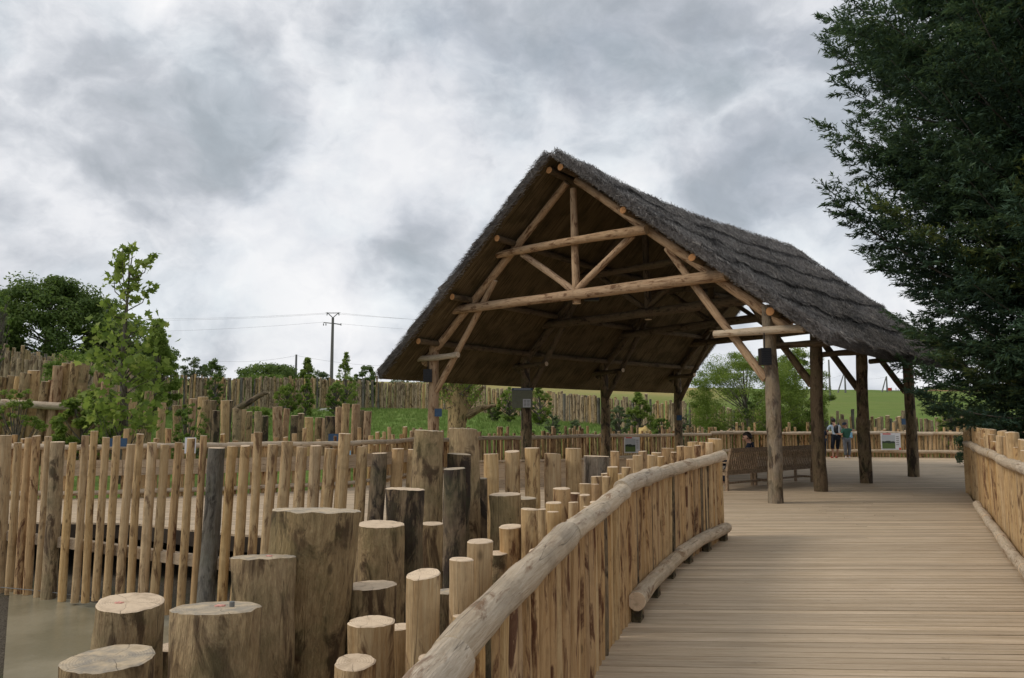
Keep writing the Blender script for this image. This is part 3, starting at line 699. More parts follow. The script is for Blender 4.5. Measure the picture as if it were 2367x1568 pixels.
def near_a(px, off):
    d = ray(px, 1100); u = d[0]/d[1]; pts = np.array([fenceA.p[i]+fenceA.nrm(fenceA.s[i])*off for i in range(len(fenceA.p))])
    k = np.argmin(np.abs(pts[8:, 0]-u*pts[8:, 1])); return pts[8:][k][1]
ORD = 'first second third fourth fifth sixth seventh eighth ninth tenth eleventh twelfth thirteenth fourteenth fifteenth sixteenth seventeenth eighteenth nineteenth twentieth twenty-first twenty-second twenty-third twenty-fourth twenty-fifth twenty-sixth twenty-seventh twenty-eighth twenty-ninth thirtieth thirty-first thirty-second thirty-third'.split()
rank = {q: k for k, q in enumerate(sorted(slim))}
for i, (px, py, w, row) in enumerate(slim):
    Y = near_a(px, .20+row*.17)
    lab = 'slim peeled post outside the near handrail, '+ORD[rank[slim[i]]]+' of their line from the left'
    if i == len(slim)-1: lab = 'thick pale post at the far end of the near curved handrail, beside the bench'
    if (px, py) == (1543, 1037): lab = 'thick round-topped pale post near the far end of the near handrail'
    if (px, py) == (1299, 1130): lab = 'tall pale post where the banded stump and the near handrail meet'
    if (px, py) == (1421, 1044): lab = 'post standing apart behind the slim ones, before the informational picture panel'
    post('wooden_post', lab, 'post', px, py, w, Y, -.8, random.Random(i).choice(['peeled', 'peeled', 'split']), 'cut',
         'slim posts outside the near curved handrail' if lab.startswith('slim peeled') else None, sides=14, n=6)
# posts outside the right railing
for i, (px, py, w, Y) in enumerate([(2290, 1008, 30, 13.2), (2335, 1006, 34, 11.4), (2352, 1030, 26, 10.6), (2312, 1018, 22, 12.6), (2268, 1000, 24, 15.4), (2236, 999, 18, 17.6), (2250, 992, 16, 18.4), (2360, 1022, 30, 10.2)]):
    post('wooden_post', 'pale sawn post, '+ORD[(3, 5, 6, 4, 2, 0, 1, 7)[i]]+' from the far end of those outside the right-hand railing' if i not in (1,) else 'tallest pale sawn post outside the right-hand railing, at the picture edge', 'post', px, py, w, Y, -.85,
         'peeled', 'cut', 'posts outside the right-hand railing' if i != 1 else None, sides=14, n=6)
# scattered posts in the planting beyond the left deck
mid = [(375, 932, 18, 'peeled', 23), (410, 938, 20, 'bark', 24.5), (447, 922, 16, 'beam', 24), (478, 926, 20, 'bark', 25), (493, 926, 14, 'barkdark', 23), (500, 950, 17, 'barkdark', 22), (528, 926, 19, 'barkdark', 25), (470, 918, 22, 'peeled', 26),
       (520, 926, 20, 'peeled', 24), (548, 944, 20, 'bark', 23), (562, 947, 15, 'peeled', 24), (577, 952, 14, 'bark', 25), (597, 952, 16, 'bark', 22.5), (612, 962, 16, 'barkdark', 23), (641, 941, 21, 'beam', 23.5),
       (663, 945, 15, 'beam', 24.5), (681, 961, 17, 'barkdark', 23.5), (696, 956, 16, 'bark', 24), (714, 965, 19, 'peeled', 23), (738, 966, 18, 'bark', 24), (752, 968, 13, 'beam', 23), (763, 963, 22, 'barkdark', 22.5), (785, 942, 18, 'beam', 24.5), (800, 934, 18, 'peeled', 23.5),
       (823, 935, 19, 'beam', 24), (838, 949, 12, 'barkdark', 24.5), (850, 951, 17, 'beam', 23.5), (330, 955, 20, 'bark', 22.5), (250, 930, 22, 'bark', 23), (305, 922, 22, 'peeled', 24), (345, 905, 20, 'bark', 26)]
rankm = {q: k for k, q in enumerate(sorted(mid))}
for i, (px, py, w, mt, Y) in enumerate(mid):
    lab = 'rough brown post, '+ORD[rankm[mid[i]]]+' from the left in the cluster beyond the left railing'
    if (px, py) == (641, 941): lab = 'tallest orange-brown post of the cluster beyond the left railing'
    if (px, py) == (823, 935): lab = 'tall post at the right end of the cluster, by the open lawn'
    post('wooden_post', lab, 'post', px, py, w, Y, -.9, mt, 'cut', 'rough posts beyond the left railing' if lab.startswith('rough brown') else None, sides=12, n=6, rough=.07, lean=(random.Random(i).uniform(-.1, .1), 0))
mb = MB(); P = [W(545, 946, 23), W(575, 930, 23), W(597, 916, 23), W(612, 909, 23), W(622, 909, 23)]
log(mb, P, [.10, .09, .075, .06, .03], 10, .1, 0, 1, random.Random(3)); tag(mb.build('fallen_log', [M['barkdark'], M['cut']], loc=P[0]), 'dark broken limb propped slantwise on the posts beyond the left railing', 'log')
# tall log wall at the left edge
def log_wall():
    Y = 20.5; root = empty('log_wall', (*W(60, 950, Y)[:2], 0), 'wall of tall thick logs tied by one horizontal pole at the left edge', 'fence'); rng = random.Random(8)
    for px, py, w in [(-22, 880, 24), (3, 872, 26), (30, 869, 24), (42, 871, 18), (57, 863, 24), (80, 857, 28), (104, 882, 20), (120, 880, 20), (134, 846, 24), (155, 840, 22), (175, 838, 22), (193, 842, 26), (230, 858, 24), (245, 884, 18), (288, 886, 20)]:
        top = W(px, py, Y+rng.uniform(-.2, .2)); r = w/F_PX*Y/2
        P, R = vpole((top[0]-.15, top[1], -.1), top[2], r*1.06, r*.92, rng, .01, 8, (.15, 0)); mb = MB()
        log(mb, P, R, 14, .08, 0, 1, rng, .06); mb.build('log', [M[rng.choice(['bark', 'bark', 'beam', 'peeled'])], M['cutold']], root)
    mb = MB(); log(mb, [W(-60, 928, Y-.35), W(40, 933, Y-.35), W(110, 938, Y-.35), W(218, 943, Y-.35)], .10, 12, .05, 0, 1, rng); mb.build('rail', [M['rail'], M['cut']], root)
log_wall()
for i, (px, py, w, Y) in enumerate([(5, 820, 10, 33), (18, 812, 11, 33), (32, 826, 10, 33), (45, 829, 10, 33), (62, 832, 10, 33), (72, 834, 8, 33), (83, 823, 12, 33), (94, 832, 10, 33), (108, 834, 14, 33), (246, 838, 14, 30), (262, 848, 12, 30)]):
    post('wooden_post', 'thin grey pole, '+ORD[i]+' from the left of those showing above the log wall', 'post', px, py, w, Y, .3, 'pale_far', 'cutold', 'thin poles above the log wall', sides=8, n=4)

# ---------------------------------------------------------------- the thatched pavilion
def lerp_list(Ls, t):
    i = min(int(max(t, 0)), len(Ls)-2); f = t-i; return Ls[i]*(1-f)+Ls[i+1]*f
Rc = Curve([2*Rp[0]-Rp[1], *Rp, 2*Rp[3]-Rp[2]], 10); Lc = Curve([2*Lp[0]-Lp[1], *Lp, 2*Lp[3]-Lp[2]], 10)
def RL(t):      # t = bay coordinate, 0..3 at the frames; linear index in the smoothed curves
    k = (t+1)*10; return np.array([np.interp(k, range(len(Rc.p)), Rc.p[:, j]) for j in (0, 1)]), np.array([np.interp(k, range(len(Lc.p)), Lc.p[:, j]) for j in (0, 1)])
T0, T1 = -.25, 3.3
APEX, EAVE, SE = 7.86, 3.0, .13
def drop(s): return np.where(s > .5, 1.045, 1.0)     # the left slope is a little steeper
def roof_z(s): return float(APEX-(abs(s-.5)/(.5+SE))*(APEX-EAVE)*drop(s))
def roof(t, s, up=0.0):
    r, l = RL(t); p = r+(l-r)*(s if s < .5 else .5+(s-.5)*.965); side = 1 if s < .5 else -1
    dd = (r-l)/np.linalg.norm(r-l); W_ = np.linalg.norm(r-l); sl = math.atan2((APEX-EAVE), (.5+SE)*W_)
    return np.array([p[0]+dd[0]*side*up*math.sin(sl), p[1]+dd[1]*side*up*math.sin(sl), roof_z(s)+up*math.cos(sl)])
def pavilion():
    rng = random.Random(77); root = empty('thatched_pavilion', (*((Rp[0]+Lp[0])/2), 0), 'large open pavilion of round timber with a steep grey thatched roof over the deck', 'pavilion')
    def lg(name, P, R, mat, cut='cut', sides=16, rough=.05, label=None, **k):
        mb = MB(); P = np.array(P, float)
        if len(P) == 2: P = np.array([P[0]+(P[1]-P[0])*f for f in np.linspace(0, 1, 9)]); a = rng.uniform(-.03, .03); P[:, 2] += a*np.sin(np.linspace(0, 3.14, 9))
        R = np.interp(np.linspace(0, 1, len(P)), np.linspace(0, 1, len(np.atleast_1d(R))), np.atleast_1d(R)); R = R*(1+.04*np.sin(np.linspace(0, 11, len(P))+rng.random()*6))
        log(mb, P, R, sides, rough, 0, 1, rng, **k); o = mb.build(name, [M[mat], M[cut]], root)
        if label: o['label'] = label
        return o
    for i in range(4):
        r, l = Rp[i], Lp[i]; ax = (l-r); ay = ax[::-1]*np.array([1, -1]); ay = ay/np.linalg.norm(ay)*-1   # toward the back
        tdir = RL(i+.1)[0]-RL(i)[0]; tdir = tdir/np.linalg.norm(tdir)
        def pt(s, z, back=0.0): p = r+ax*s+tdir*back; return np.array([p[0], p[1], z])
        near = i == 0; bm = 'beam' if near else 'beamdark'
        for s, nm in ((0, 'post'), (1, 'post')):
            zt = roof_z(s)-.12; wr = .145 if s == 0 else (.165 if i else .15)
            b = rng.uniform(-.05, .05)
            P = [pt(s, z)+np.array([b*math.sin(z*1.1), b*math.sin(z*.9), 0]) for z in np.linspace(-.6, zt, 16)]
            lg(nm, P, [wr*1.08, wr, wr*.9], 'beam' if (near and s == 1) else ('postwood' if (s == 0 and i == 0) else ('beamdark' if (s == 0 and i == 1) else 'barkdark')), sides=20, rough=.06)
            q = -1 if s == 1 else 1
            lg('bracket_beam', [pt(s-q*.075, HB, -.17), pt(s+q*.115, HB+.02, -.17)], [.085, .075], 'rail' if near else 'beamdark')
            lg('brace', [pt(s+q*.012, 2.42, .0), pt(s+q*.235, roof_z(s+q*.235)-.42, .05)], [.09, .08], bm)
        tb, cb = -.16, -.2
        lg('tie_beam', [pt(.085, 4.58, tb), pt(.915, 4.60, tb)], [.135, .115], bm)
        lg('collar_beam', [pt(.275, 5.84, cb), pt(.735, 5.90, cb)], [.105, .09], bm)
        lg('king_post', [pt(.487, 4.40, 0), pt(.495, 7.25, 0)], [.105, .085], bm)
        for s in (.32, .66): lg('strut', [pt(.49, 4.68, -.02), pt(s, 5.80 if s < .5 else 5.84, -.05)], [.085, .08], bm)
        for q in (-1, 1):
            lg('rafter', [np.array([*pt(.5+q*(.5+.04), 0)[:2], roof_z(.5+q*.54)-.30]), np.array([*pt(.5+q*.015, 0)[:2], roof_z(.5+q*.015)-.30])], [.11, .09], bm)
    ts = np.linspace(T0+.05, T1-.05, 26)
    for s in (-.031, .133, .30, .475, .525, .70, .865, 1.0):
        P = [roof(t, s, -.115) for t in ts]
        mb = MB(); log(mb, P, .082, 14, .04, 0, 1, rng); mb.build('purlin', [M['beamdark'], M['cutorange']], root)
    # reed underside + layered thatch body -----------------------------------------------------------------
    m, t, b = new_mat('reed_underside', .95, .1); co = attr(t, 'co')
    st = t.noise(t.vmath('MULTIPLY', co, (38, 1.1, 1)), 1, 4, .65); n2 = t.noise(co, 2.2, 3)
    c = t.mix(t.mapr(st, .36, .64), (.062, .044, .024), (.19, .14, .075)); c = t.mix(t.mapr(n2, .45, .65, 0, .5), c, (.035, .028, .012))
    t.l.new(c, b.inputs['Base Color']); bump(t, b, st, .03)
    mt, t, b = new_mat('thatch', .98, .05); co = attr(t, 'co'); rn = attr(t, 'rnd', 'Fac')
    st = t.noise(t.vmath('MULTIPLY', co, (60, 4, 1)), 1, 4, .65); n2 = t.noise(co, 1.3, 5, .65)
    c = t.mix(t.mapr(st, .33, .66), (.085, .078, .076), (.24, .225, .22)); c = t.mix(t.mapr(n2, .45, .62, 0, .5), c, (.11, .097, .088))
    t.l.new(c, b.inputs['Base Color']); bump(t, b, st, .05)
    ms = bpy.data.materials.new('straw'); ms.use_nodes = True; t = NT(ms.node_tree); b = t.n['Principled BSDF']; b.inputs['Roughness'].default_value = .9; b.inputs['Specular IOR Level'].default_value = .15
    t.l.new(t.ramp(attr(t, 'rnd', 'Fac'), [(0, (.05, .044, .041)), (.5, (.225, .208, .195)), (.9, (.37, .345, .32)), (1, (.42, .38, .33))]), b.inputs['Base Color'])
    lump = lambda t_, f: .045*np.sin(t_*7.3+3*np.sin(f*9))*np.sin(f*23+t_*2)+.03*np.sin(f*37+t_*2.1)*np.sin(t_*13)
    body = MB(); nt = 110; tt = np.linspace(T0, T1, nt); NCO = 5
    for side in (-1, 1):
        prof = []    # (fraction down the slope 0..1, thickness)
        for k in range(NCO):
            a, e = k/NCO, (k+1)/NCO
            prof += [(a+.0005, .12 if side > 0 else .13), (a+(e-a)*.25, .155), (a+(e-a)*.5, .18), (a+(e-a)*.75, .205), (e-.0005, .27 if side > 0 else .23)]
        vs = []; cs = []
        for t_ in tt:
            jag = .03*math.sin(t_*31+side)+.02*math.sin(t_*83)
            ra, la = RL(t_); Wd = np.linalg.norm(ra-la)
            for f, th in prof:
                s = .5+side*(.5+SE)*(f+(jag*.12 if 0 < f < 1 else 0)); vs.append(roof(t_, s, th+(lump(t_, f) if 0 < f < 1 else 0))); cs.append((t_*3.4, f*6.5, side))
            for f in (1.0, .5, .0): s = .5+side*(.5+SE)*f; vs.append(roof(t_, s+side*(.0 if f < 1 else .004), 0.0)); cs.append((t_*3.4, f*6.5, side))
        w = len(prof)+3; np_ = len(prof)
        top, und = [], []
        for i in range(nt-1):
            for j in range(w-1):
                f = (i*w+j, (i+1)*w+j, (i+1)*w+j+1, i*w+j+1) if side > 0 else (i*w+j, i*w+j+1, (i+1)*w+j+1, (i+1)*w+j)
                (top if j < np_ else und).append(f)
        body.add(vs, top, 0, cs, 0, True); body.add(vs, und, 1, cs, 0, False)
        for i in (0, nt-1):   # verge faces
            fr = [vs[i*w+j] for j in range(w)]; cc = [cs[i*w+j] for j in range(w)]; q = []
            for j in range(np_-1):
                # quad between top point j and the underside at the same fraction
                pass
            fs = [prof[j][0] for j in range(np_)]
            low = [roof(tt[i], .5+side*(.5+SE)*f, 0.0) for f in fs]
            body.add([fr[j] for j in range(np_)]+low, [(j, j+1, np_+j+1, np_+j) for j in range(np_-1)], 0, cc[:np_]*2, 0, False)
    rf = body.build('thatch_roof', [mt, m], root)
    # straw: short stiff strands over the courses, verges, eaves and ridge --------------------------------
    rs = np.random.RandomState(4)
    RLt = np.array([np.r_[RL(x)] .reshape(-1) for x in np.linspace(T0-.1, T1+.1, 200)])
    def rpos(t, s, up):
        k = (t-(T0-.1))/(T1-T0+.2)*199; q = np.stack([np.interp(k, range(200), RLt[:, j]) for j in range(4)], 1); r, l = q[:, :2], q[:, 2:]
        W_ = np.linalg.norm(r-l, axis=1); dd = (r-l)/W_[:, None]; side = np.where(s < .5, 1, -1); sl = np.arctan2(APEX-EAVE, (.5+SE)*W_)
        z = APEX-(np.abs(s-.5)/(.5+SE))*(APEX-EAVE)*drop(s)
        s = np.where(s > .5, .5+(s-.5)*.965, s); p = r+(l-r)*s[:, None]+dd*(side*up*np.sin(sl))[:, None]
        down = np.stack([dd[:, 0]*side*np.cos(sl), dd[:, 1]*side*np.cos(sl), -np.sin(sl)], 1); nrm = np.stack([dd[:, 0]*side*np.sin(sl), dd[:, 1]*side*np.sin(sl), np.cos(sl)], 1)
        return np.stack([p[:, 0], p[:, 1], z+up*np.cos(sl)], 1), down, nrm
    Ps, As, Ns, Zs, Rs = [], [], [], [], []
    def strands(n, side, flo, fhi, ups, ln, lift, tlo=T0, thi=T1, spread=.25, dark=0.0, outw=0.0):
        t = rs.uniform(tlo, thi, n); f = rs.uniform(flo, fhi, n)
        if fhi-flo > .5: # respect courses
            g = (f*NCO) % 1; up = .135+.095*g+lump(t, f)
        else: up = rs.uniform(*ups, n)
        s = .5+side*(-1)*(.5+SE)*f
        P, D, N = rpos(t, s, up)
        tan = np.cross(N, D); A = D + tan*rs.normal(0, spread, n)[:, None] + N*rs.uniform(-.02, lift, n)[:, None]
        if outw: A = A + (rpos(t-.02, s, up)[0]-P)/.07*abs(outw)*(1 if tlo < 1 else -1)
        A /= np.linalg.norm(A, axis=1)[:, None]; L = rs.uniform(*ln, n)
        clump = .5+.5*np.sin(t*13+f*19)*np.sin(t*5.1-f*7)
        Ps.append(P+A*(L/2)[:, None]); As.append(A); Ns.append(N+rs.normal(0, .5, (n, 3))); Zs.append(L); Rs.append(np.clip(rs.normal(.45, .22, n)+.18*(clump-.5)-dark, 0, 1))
    strands(95000, 1, 0, 1, None, (.10, .22), .08, spread=.15); strands(30000, -1, 0, 1, None, (.10, .22), .10, spread=.15)
    for k in range(1, NCO+1):
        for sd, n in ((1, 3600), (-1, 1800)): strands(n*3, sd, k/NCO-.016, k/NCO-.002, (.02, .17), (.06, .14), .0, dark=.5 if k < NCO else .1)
    for sd in (1, -1):
        strands(5000 if sd > 0 else 4000, sd, .97, 1.0, (.0, .24), (.06, .2), .0, spread=.35)
        for (a, b_, o_) in ((T0-.005, T0+.03, 1 if sd > 0 else -1), (T1-.03, T1+.01, -1 if sd > 0 else 1)):
            for z in range(4): strands(3000, sd, z*.25, z*.25+.25, (-.02, .21), (.07, .2), .1, a, b_, .45, .02, .6)
    strands(3600, 1, 0, .04, (.12, .2), (.10, .22), .3, spread=.6); strands(3600, -1, 0, .04, (.15, .24), (.10, .22), .3, spread=.6)
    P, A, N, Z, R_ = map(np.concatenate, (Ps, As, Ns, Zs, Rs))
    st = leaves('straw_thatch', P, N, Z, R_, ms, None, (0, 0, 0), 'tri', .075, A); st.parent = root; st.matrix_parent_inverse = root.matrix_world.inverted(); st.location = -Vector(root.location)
    tag(st, kind='stuff')
    st.matrix_parent_inverse = Matrix.Identity(4)
pavilion()
# boxes fixed to posts, lamp, signs ------------------------------------------------------------------------
def simple(name, label, cat, c, sx, sy, sz, mat, ax=(1, 0, 0), ay=(0, 1, 0), bev=.01):
    mb = MB(); box(mb, c, sx, sy, sz, ax, ay); o = mb.build(name, M[mat], loc=c)
    if bev:
        md = o.modifiers.new('bevel', 'BEVEL'); md.width = bev; md.segments = 2
    return tag(o, label, cat)
def speaker(px, py, Y, lab, sx, sz):
    c = W(px, py, Y); root = empty('speaker', c, lab, 'speaker'); mb = MB(); box(mb, c, sx, .2, sz); o = mb.build('case', M['black'], root)
    md = o.modifiers.new('bevel', 'BEVEL'); md.width = .02; md.segments = 2
    mb = MB()
    for k in range(7): box(mb, c+np.array([0, -.106, (k-3)*sz*.12]), sx*.8, .012, sz*.05)
    mb.build('grille', M['black'], root)
    mb = MB(); log(mb, [c+np.array([0, 0, sz*.45]), c+np.array([0, 0, sz*.5+.3])], .012, 6, 0, 0, 0); mb.build('cable', M['black'], root)
speaker(989, 869, Lp[0][1]-.12, 'small black loudspeaker hung on the left front post', .24, .36)
speaker(1768, 825, Rp[0][1]-.2, 'black loudspeaker box fixed on the right front post', .2, .33)
def lamp():
    c = W(1368, 689, (Rp[0][1]+Lp[0][1])/2); root = empty('floodlight', c, 'small dark floodlight hanging under the front tie beam', 'lamp')
    mb = MB(); box(mb, c, .34, .22, .13); mb.build('housing', M['black'], root)
    mb = MB(); box(mb, c+np.array([0, 0, .12]), .05, .05, .14); mb.build('bracket', M['black'], root)
    mb = MB(); log(mb, [c+np.array([-.26, 0, .0]), c+np.array([-.26, 0, .14])], .06, 10, 0, 0, 0); mb.build('knob', M['beam'], root)
lamp()
def infosign():
    Y = Lp[1][1]-.35; c = W(1207, 921, Y); a, e = W(1182, 900, Y), W(1230, 945, Y); w, h = e[0]-a[0], a[2]-e[2]
    root = empty('notice_board', c, 'grey-green notice board with dark header and a white printed sheet on the shaded post', 'sign')
    mb = MB(); box(mb, c, w, .03, h); o = mb.build('panel', plain('green_panel', (.16, .17, .115), .5, vary=.08), root)
    mb = MB(); box(mb, c+np.array([0, -.02, h*.47]), w, .02, h*.12); mb.build('header', M['blue'], root)
    mb = MB(); pc = c+np.array([w*.22, -.022, -h*.25]); box(mb, pc, w*.37, .012, h*.42); sh = mb.build('sheet', M['white'], root)
    mb = MB()
    for k in range(5):
        for j in (-1, 1): box(mb, pc+np.array([j*w*.08, -.009, h*(.14-k*.07)]), w*.13, .006, h*.028)
    for k in range(2): box(mb, c+np.array([0, -.033, h*(.495-k*.045)]), w*.8, .004, h*.015, m=1)
    for k in range(4): box(mb, c+np.array([-w*.22, -.018, h*(.2-k*.15)]), w*.35, .004, h*.012, m=0)
    mb.build('text_lines', [M['steel'], M['white']], root)
infosign()
for px, py, Y, w, h, mt, lab in [(1013, 954, Lp[0][1]-.25, .2, .22, 'blue', 'small blue-grey plaque on the left front post of the pavilion'), (1219, 1006, Lp[1][1]+.9, .2, .17, 'blue', 'blue plaque on the pole fence just right of the shaded post'),
                                (773, 1013, 18.6, .28, .2, 'blue', 'slate blue plaque standing on the far left handrail'), (2095, 975, 34.0, .40, .26, 'blue', 'dark blue plaque on the far handrail at the right'),
                                (1966, 1006, 34.1, .16, .25, 'lightblue', 'light blue plaque on the far handrail beside the third post'), (274, 1023, 16.0, .34, .17, 'blue', 'blue plaque on the far left handrail behind the poles'),
                                (440, 1030, 16.1, .22, .32, 'white', 'white sheet panel on the far left handrail, mostly behind two poles'), (804, 1047, 18.4, .14, .10, 'lightblue', 'pale blue card low behind the far left handrail'),
                                (1570, 966, Lp[3][1]-.2, .2, .2, 'blue', 'grey plaque on the last left post of the pavilion'), (1782, 965, 31, .3, .25, 'blue', 'grey plaque on the far fence beneath the leafy tree'),
                                (2137, 861, Rp[3][1]-.1, .06, .34, 'black', 'narrow black box on the last right post')]:
    simple('plaque', lab, 'plaque', W(px, py, Y), w, .03, h, mt)
def picture_panel(px, py, Y, w, h, lab):
    c = W(px, py, Y); root = empty('picture_panel', c, lab, 'sign')
    mb = MB(); box(mb, c, w, .025, h); mb.build('board', M['white'], root)
    m, t, b = new_mat('landscape_photo', .4); tc = t.node('ShaderNodeTexCoord').outputs['Object']; sp = t.node('ShaderNodeSeparateXYZ'); t.l.new(tc, sp.inputs[0])
    z = t.math('ADD', sp.outputs[2], t.math('MULTIPLY', t.math('SUBTRACT', t.noise(tc, 9, 4), .5), h*.22))
    c_ = t.mix(t.mapr(z, -h*.12, -h*.09), (.09, .14, .04), (.03, .045, .03)); c_ = t.mix(t.mapr(z, h*.02, h*.04), c_, (.42, .45, .48)); t.l.new(c_, b.inputs['Base Color'])
    mb = MB(); box(mb, c+np.array([-w*.12, -.017, -h*.02]), w*.66, .01, h*.8); mb.build('picture', m, root)
    mb = MB(); box(mb, c+np.array([-w*.2, -.017, h*.45]), w*.4, .01, h*.06); box(mb, c+np.array([w*.45, -.017, -h*.43]), w*.09, .01, h*.12); mb.build('red_trim', M['red'], root)
    mb = MB()
    for k in range(5): box(mb, c+np.array([w*.34, -.017, h*(.3-k*.12)]), w*.14, .01, h*.03)
    mb.build('text_lines', M['steel'], root)
picture_panel(2059, 1021, 34.0, .84, .72, 'white panel with a landscape picture and red trim on the far fence')
picture_panel(1461, 1029, Lp[2][1]+1.9, .60, .62, 'grey picture panel hung on the pole fence in the shade of the roof')
# ---------------------------------------------------------------- vegetation
M['leafdark'] = leaf_mat('dark_leaves', (.06, .105, .028), (.14, .21, .055), (.24, .30, .08), .5)
M['leafmid'] = leaf_mat('mid_green_leaves', (.085, .15, .03), (.20, .29, .06), (.32, .39, .10), .55)
M['leaflight'] = leaf_mat('light_green_leaves', (.12, .19, .035), (.26, .35, .07), (.42, .47, .13), .58)
M['leafgrey'] = leaf_mat('grey_green_leaves', (.07, .11, .05), (.17, .22, .11), (.28, .32, .18), .45)
M['needle'] = leaf_mat('conifer_needles', (.038, .075, .055), (.085, .15, .085), (.24, .27, .07), trans=.4)
M['trunk'] = wood_mat('tree_bark', (.16, .13, .10), (.10, .08, .06), (.045, .035, .026), .5, .3, .4)
def tree(name, label, cat, x, y, top, rx, n, size, mat='leafmid', zb=None, crown_base=.25, nclump=60, clump=.16, trunk_r=.12, group=None, seed=1, shape='ball', ry=None, up=.6, leafshape='leaf', asp=.55, shell=.55):
    rs = np.random.RandomState(seed); rng = random.Random(seed); n = int(n*(2.0 if n > 6000 else 1.45)); size = size*.68; nclump = int(nclump*1.5); clump = clump*.86
    zb = base_z(x, y)-.05 if zb is None else zb; H = top-zb; ry = ry or rx
    root = empty(name, (x, y, zb), label, cat, group)
    cz0 = zb+H*crown_base; cc = (cz0+top)/2; rz = (top-cz0)/2
    # clump centres through the crown volume, more of them near its skin
    d = rs.normal(size=(nclump, 3)); d /= np.linalg.norm(d, axis=1)[:, None]; rr = rs.uniform(shell, 1.0, nclump)**.6
    if shape == 'cone': h = (d[:, 2]*rr+1)/2; wid = np.clip(1.05-h, .06, 1)**.8*1.05
    elif shape == 'column': wid = np.clip(1-np.abs(d[:, 2]*rr)**4, .3, 1)
    elif shape == 'flat': wid = np.ones(nclump)*1.0
    else: wid = np.ones(nclump)
    C = np.stack([x+d[:, 0]*rr*rx*wid, y+d[:, 1]*rr*ry*wid, cc+d[:, 2]*rr*rz], 1)
    C[:, 2] = np.minimum(C[:, 2], top-clump*rx*.5)
    mb = MB(); hub = np.array([x, y, zb]); tt = np.linspace(0, 1, 8)
    tp = np.stack([x+.04*rx*np.sin(tt*4+seed), y+.04*rx*np.sin(tt*3), zb-.2+(H*.85+.2)*tt], 1)
    log(mb, tp, np.interp(tt, [0, 1], [trunk_r, trunk_r*.15]), 10, .12, 0, 0, rng); mb.build('trunk', [M['trunk']], root)
    lm = MB()
    for c in C[:min(nclump, 46)]:
        f = np.clip((c[2]-zb)/H*.75, .12, .8); s = np.array([np.interp(f, tt, tp[:, k]) for k in range(3)]); mid_ = s*.45+c*.55+np.array([0, 0, -.06*rx])
        log(lm, [s, mid_, c], [trunk_r*.35*(1-f)+.012, trunk_r*.2*(1-f)+.008, .006], 5, .1, 0, 0, rng)
    lm.build('limbs', [M['trunk']], root)
    w = rs.uniform(.5, 1.5, nclump); w /= w.sum(); idx = rs.choice(nclump, n, p=w)
    sz = clump*rx*rs.uniform(.6, 1.4, nclump)
    off = rs.normal(size=(n, 3)); off /= np.linalg.norm(off, axis=1)[:, None]; off *= (rs.uniform(0, 1, n)**.45)[:, None]
    P = C[idx]+off*sz[idx][:, None]*np.array([1.15, 1.15, .8])
    N = off*.8+rs.normal(0, .6, (n, 3))+np.array([0, 0, up])
    tone = rs.uniform(-.2, .2, nclump)[idx]
    leaves('crown', P, N, size*rs.uniform(.6, 1.35, n), .45+tone+rs.normal(0, .18, n), M[mat], root, shape=leafshape, asp=asp)
    return root
def px_tree(name, label, cat, px, py_top, wpx, Y, *a, **k):
    t = W(px, py_top, Y); return tree(name, label, cat, t[0], Y, t[2], wpx/F_PX*Y/2, *a, **k)
px_tree('broadleaf_tree', 'large dark broadleaf tree with rounded crown at the far left', 'tree', 118, 648, 330, 55, 38000, .32, 'leafdark', nclump=170, clump=.17, trunk_r=.3, seed=3, crown_base=.1)
px_tree('broadleaf_tree', 'dark tree cut by the left picture edge, beside the big round one', 'tree', -40, 680, 170, 52, 9000, .30, 'leafmid', nclump=60, clump=.2, trunk_r=.2, seed=4)
px_tree('broadleaf_tree', 'lower dark tree between the big round tree and the young sapling', 'tree', 300, 735, 190, 58, 15000, .32, 'leafdark', nclump=70, clump=.22, trunk_r=.2, seed=14, crown_base=.05)
px_tree('willow_tree', 'mid green bushy tree with drooping outline right behind the young sapling', 'tree', 366, 742, 140, 44, 17000, .17, 'leaflight', nclump=110, clump=.17, seed=5, crown_base=.02, shape='cone')
px_tree('shrub', 'grey-green twiggy bush over the palisade, right of the drooping tree', 'shrub', 448, 818, 62, 66, 4500, .2, 'leafgrey', nclump=50, clump=.22, seed=6, crown_base=0)
px_tree('shrub', 'dark bush behind the palisade, left of the open sky gap', 'shrub', 492, 832, 68, 68, 4500, .24, 'leafdark', nclump=40, clump=.25, seed=7, crown_base=0)
px_tree('shrub', 'low bright green bush at the top of the palisade before the dark bush', 'shrub', 500, 862, 40, 56, 2200, .18, 'leafmid', nclump=26, clump=.3, seed=8, crown_base=0)
px_tree('hedge_tree', 'dark flat-topped tree behind the palisade, left of the small utility pole', 'tree', 622, 841, 120, 82, 8000, .34, 'leafdark', nclump=70, clump=.24, seed=9, crown_base=.05, ry=5)
px_tree('hedge', 'clipped green hedge below the flat-topped tree, behind the palisade', 'hedge', 620, 866, 150, 76, 7000, .26, 'leafmid', nclump=90, clump=.13, seed=10, crown_base=0, ry=3, shape='flat')
px_tree('conifer_tree', 'pointed green tree between the two utility poles', 'tree', 712, 828, 62, 72, 7000, .22, 'leaflight', nclump=60, clump=.22, seed=11, crown_base=0, shape='cone')
px_tree('shrub', 'dark twiggy bush just left of the tall utility pole', 'shrub', 740, 852, 60, 78, 3600, .24, 'leafgrey', nclump=40, clump=.24, seed=12, crown_base=0)
px_tree('birch_tree', 'light airy young tree just right of the tall utility pole', 'tree', 800, 812, 64, 58, 3600, .17, 'leaflight', nclump=70, clump=.15, seed=13, crown_base=.1, trunk_r=.05, shape='cone')
px_tree('broadleaf_tree', 'small dark dense tree left of the pavilion eave', 'tree', 845, 846, 56, 64, 5000, .24, 'leafdark', nclump=40, clump=.26, seed=15, crown_base=0)
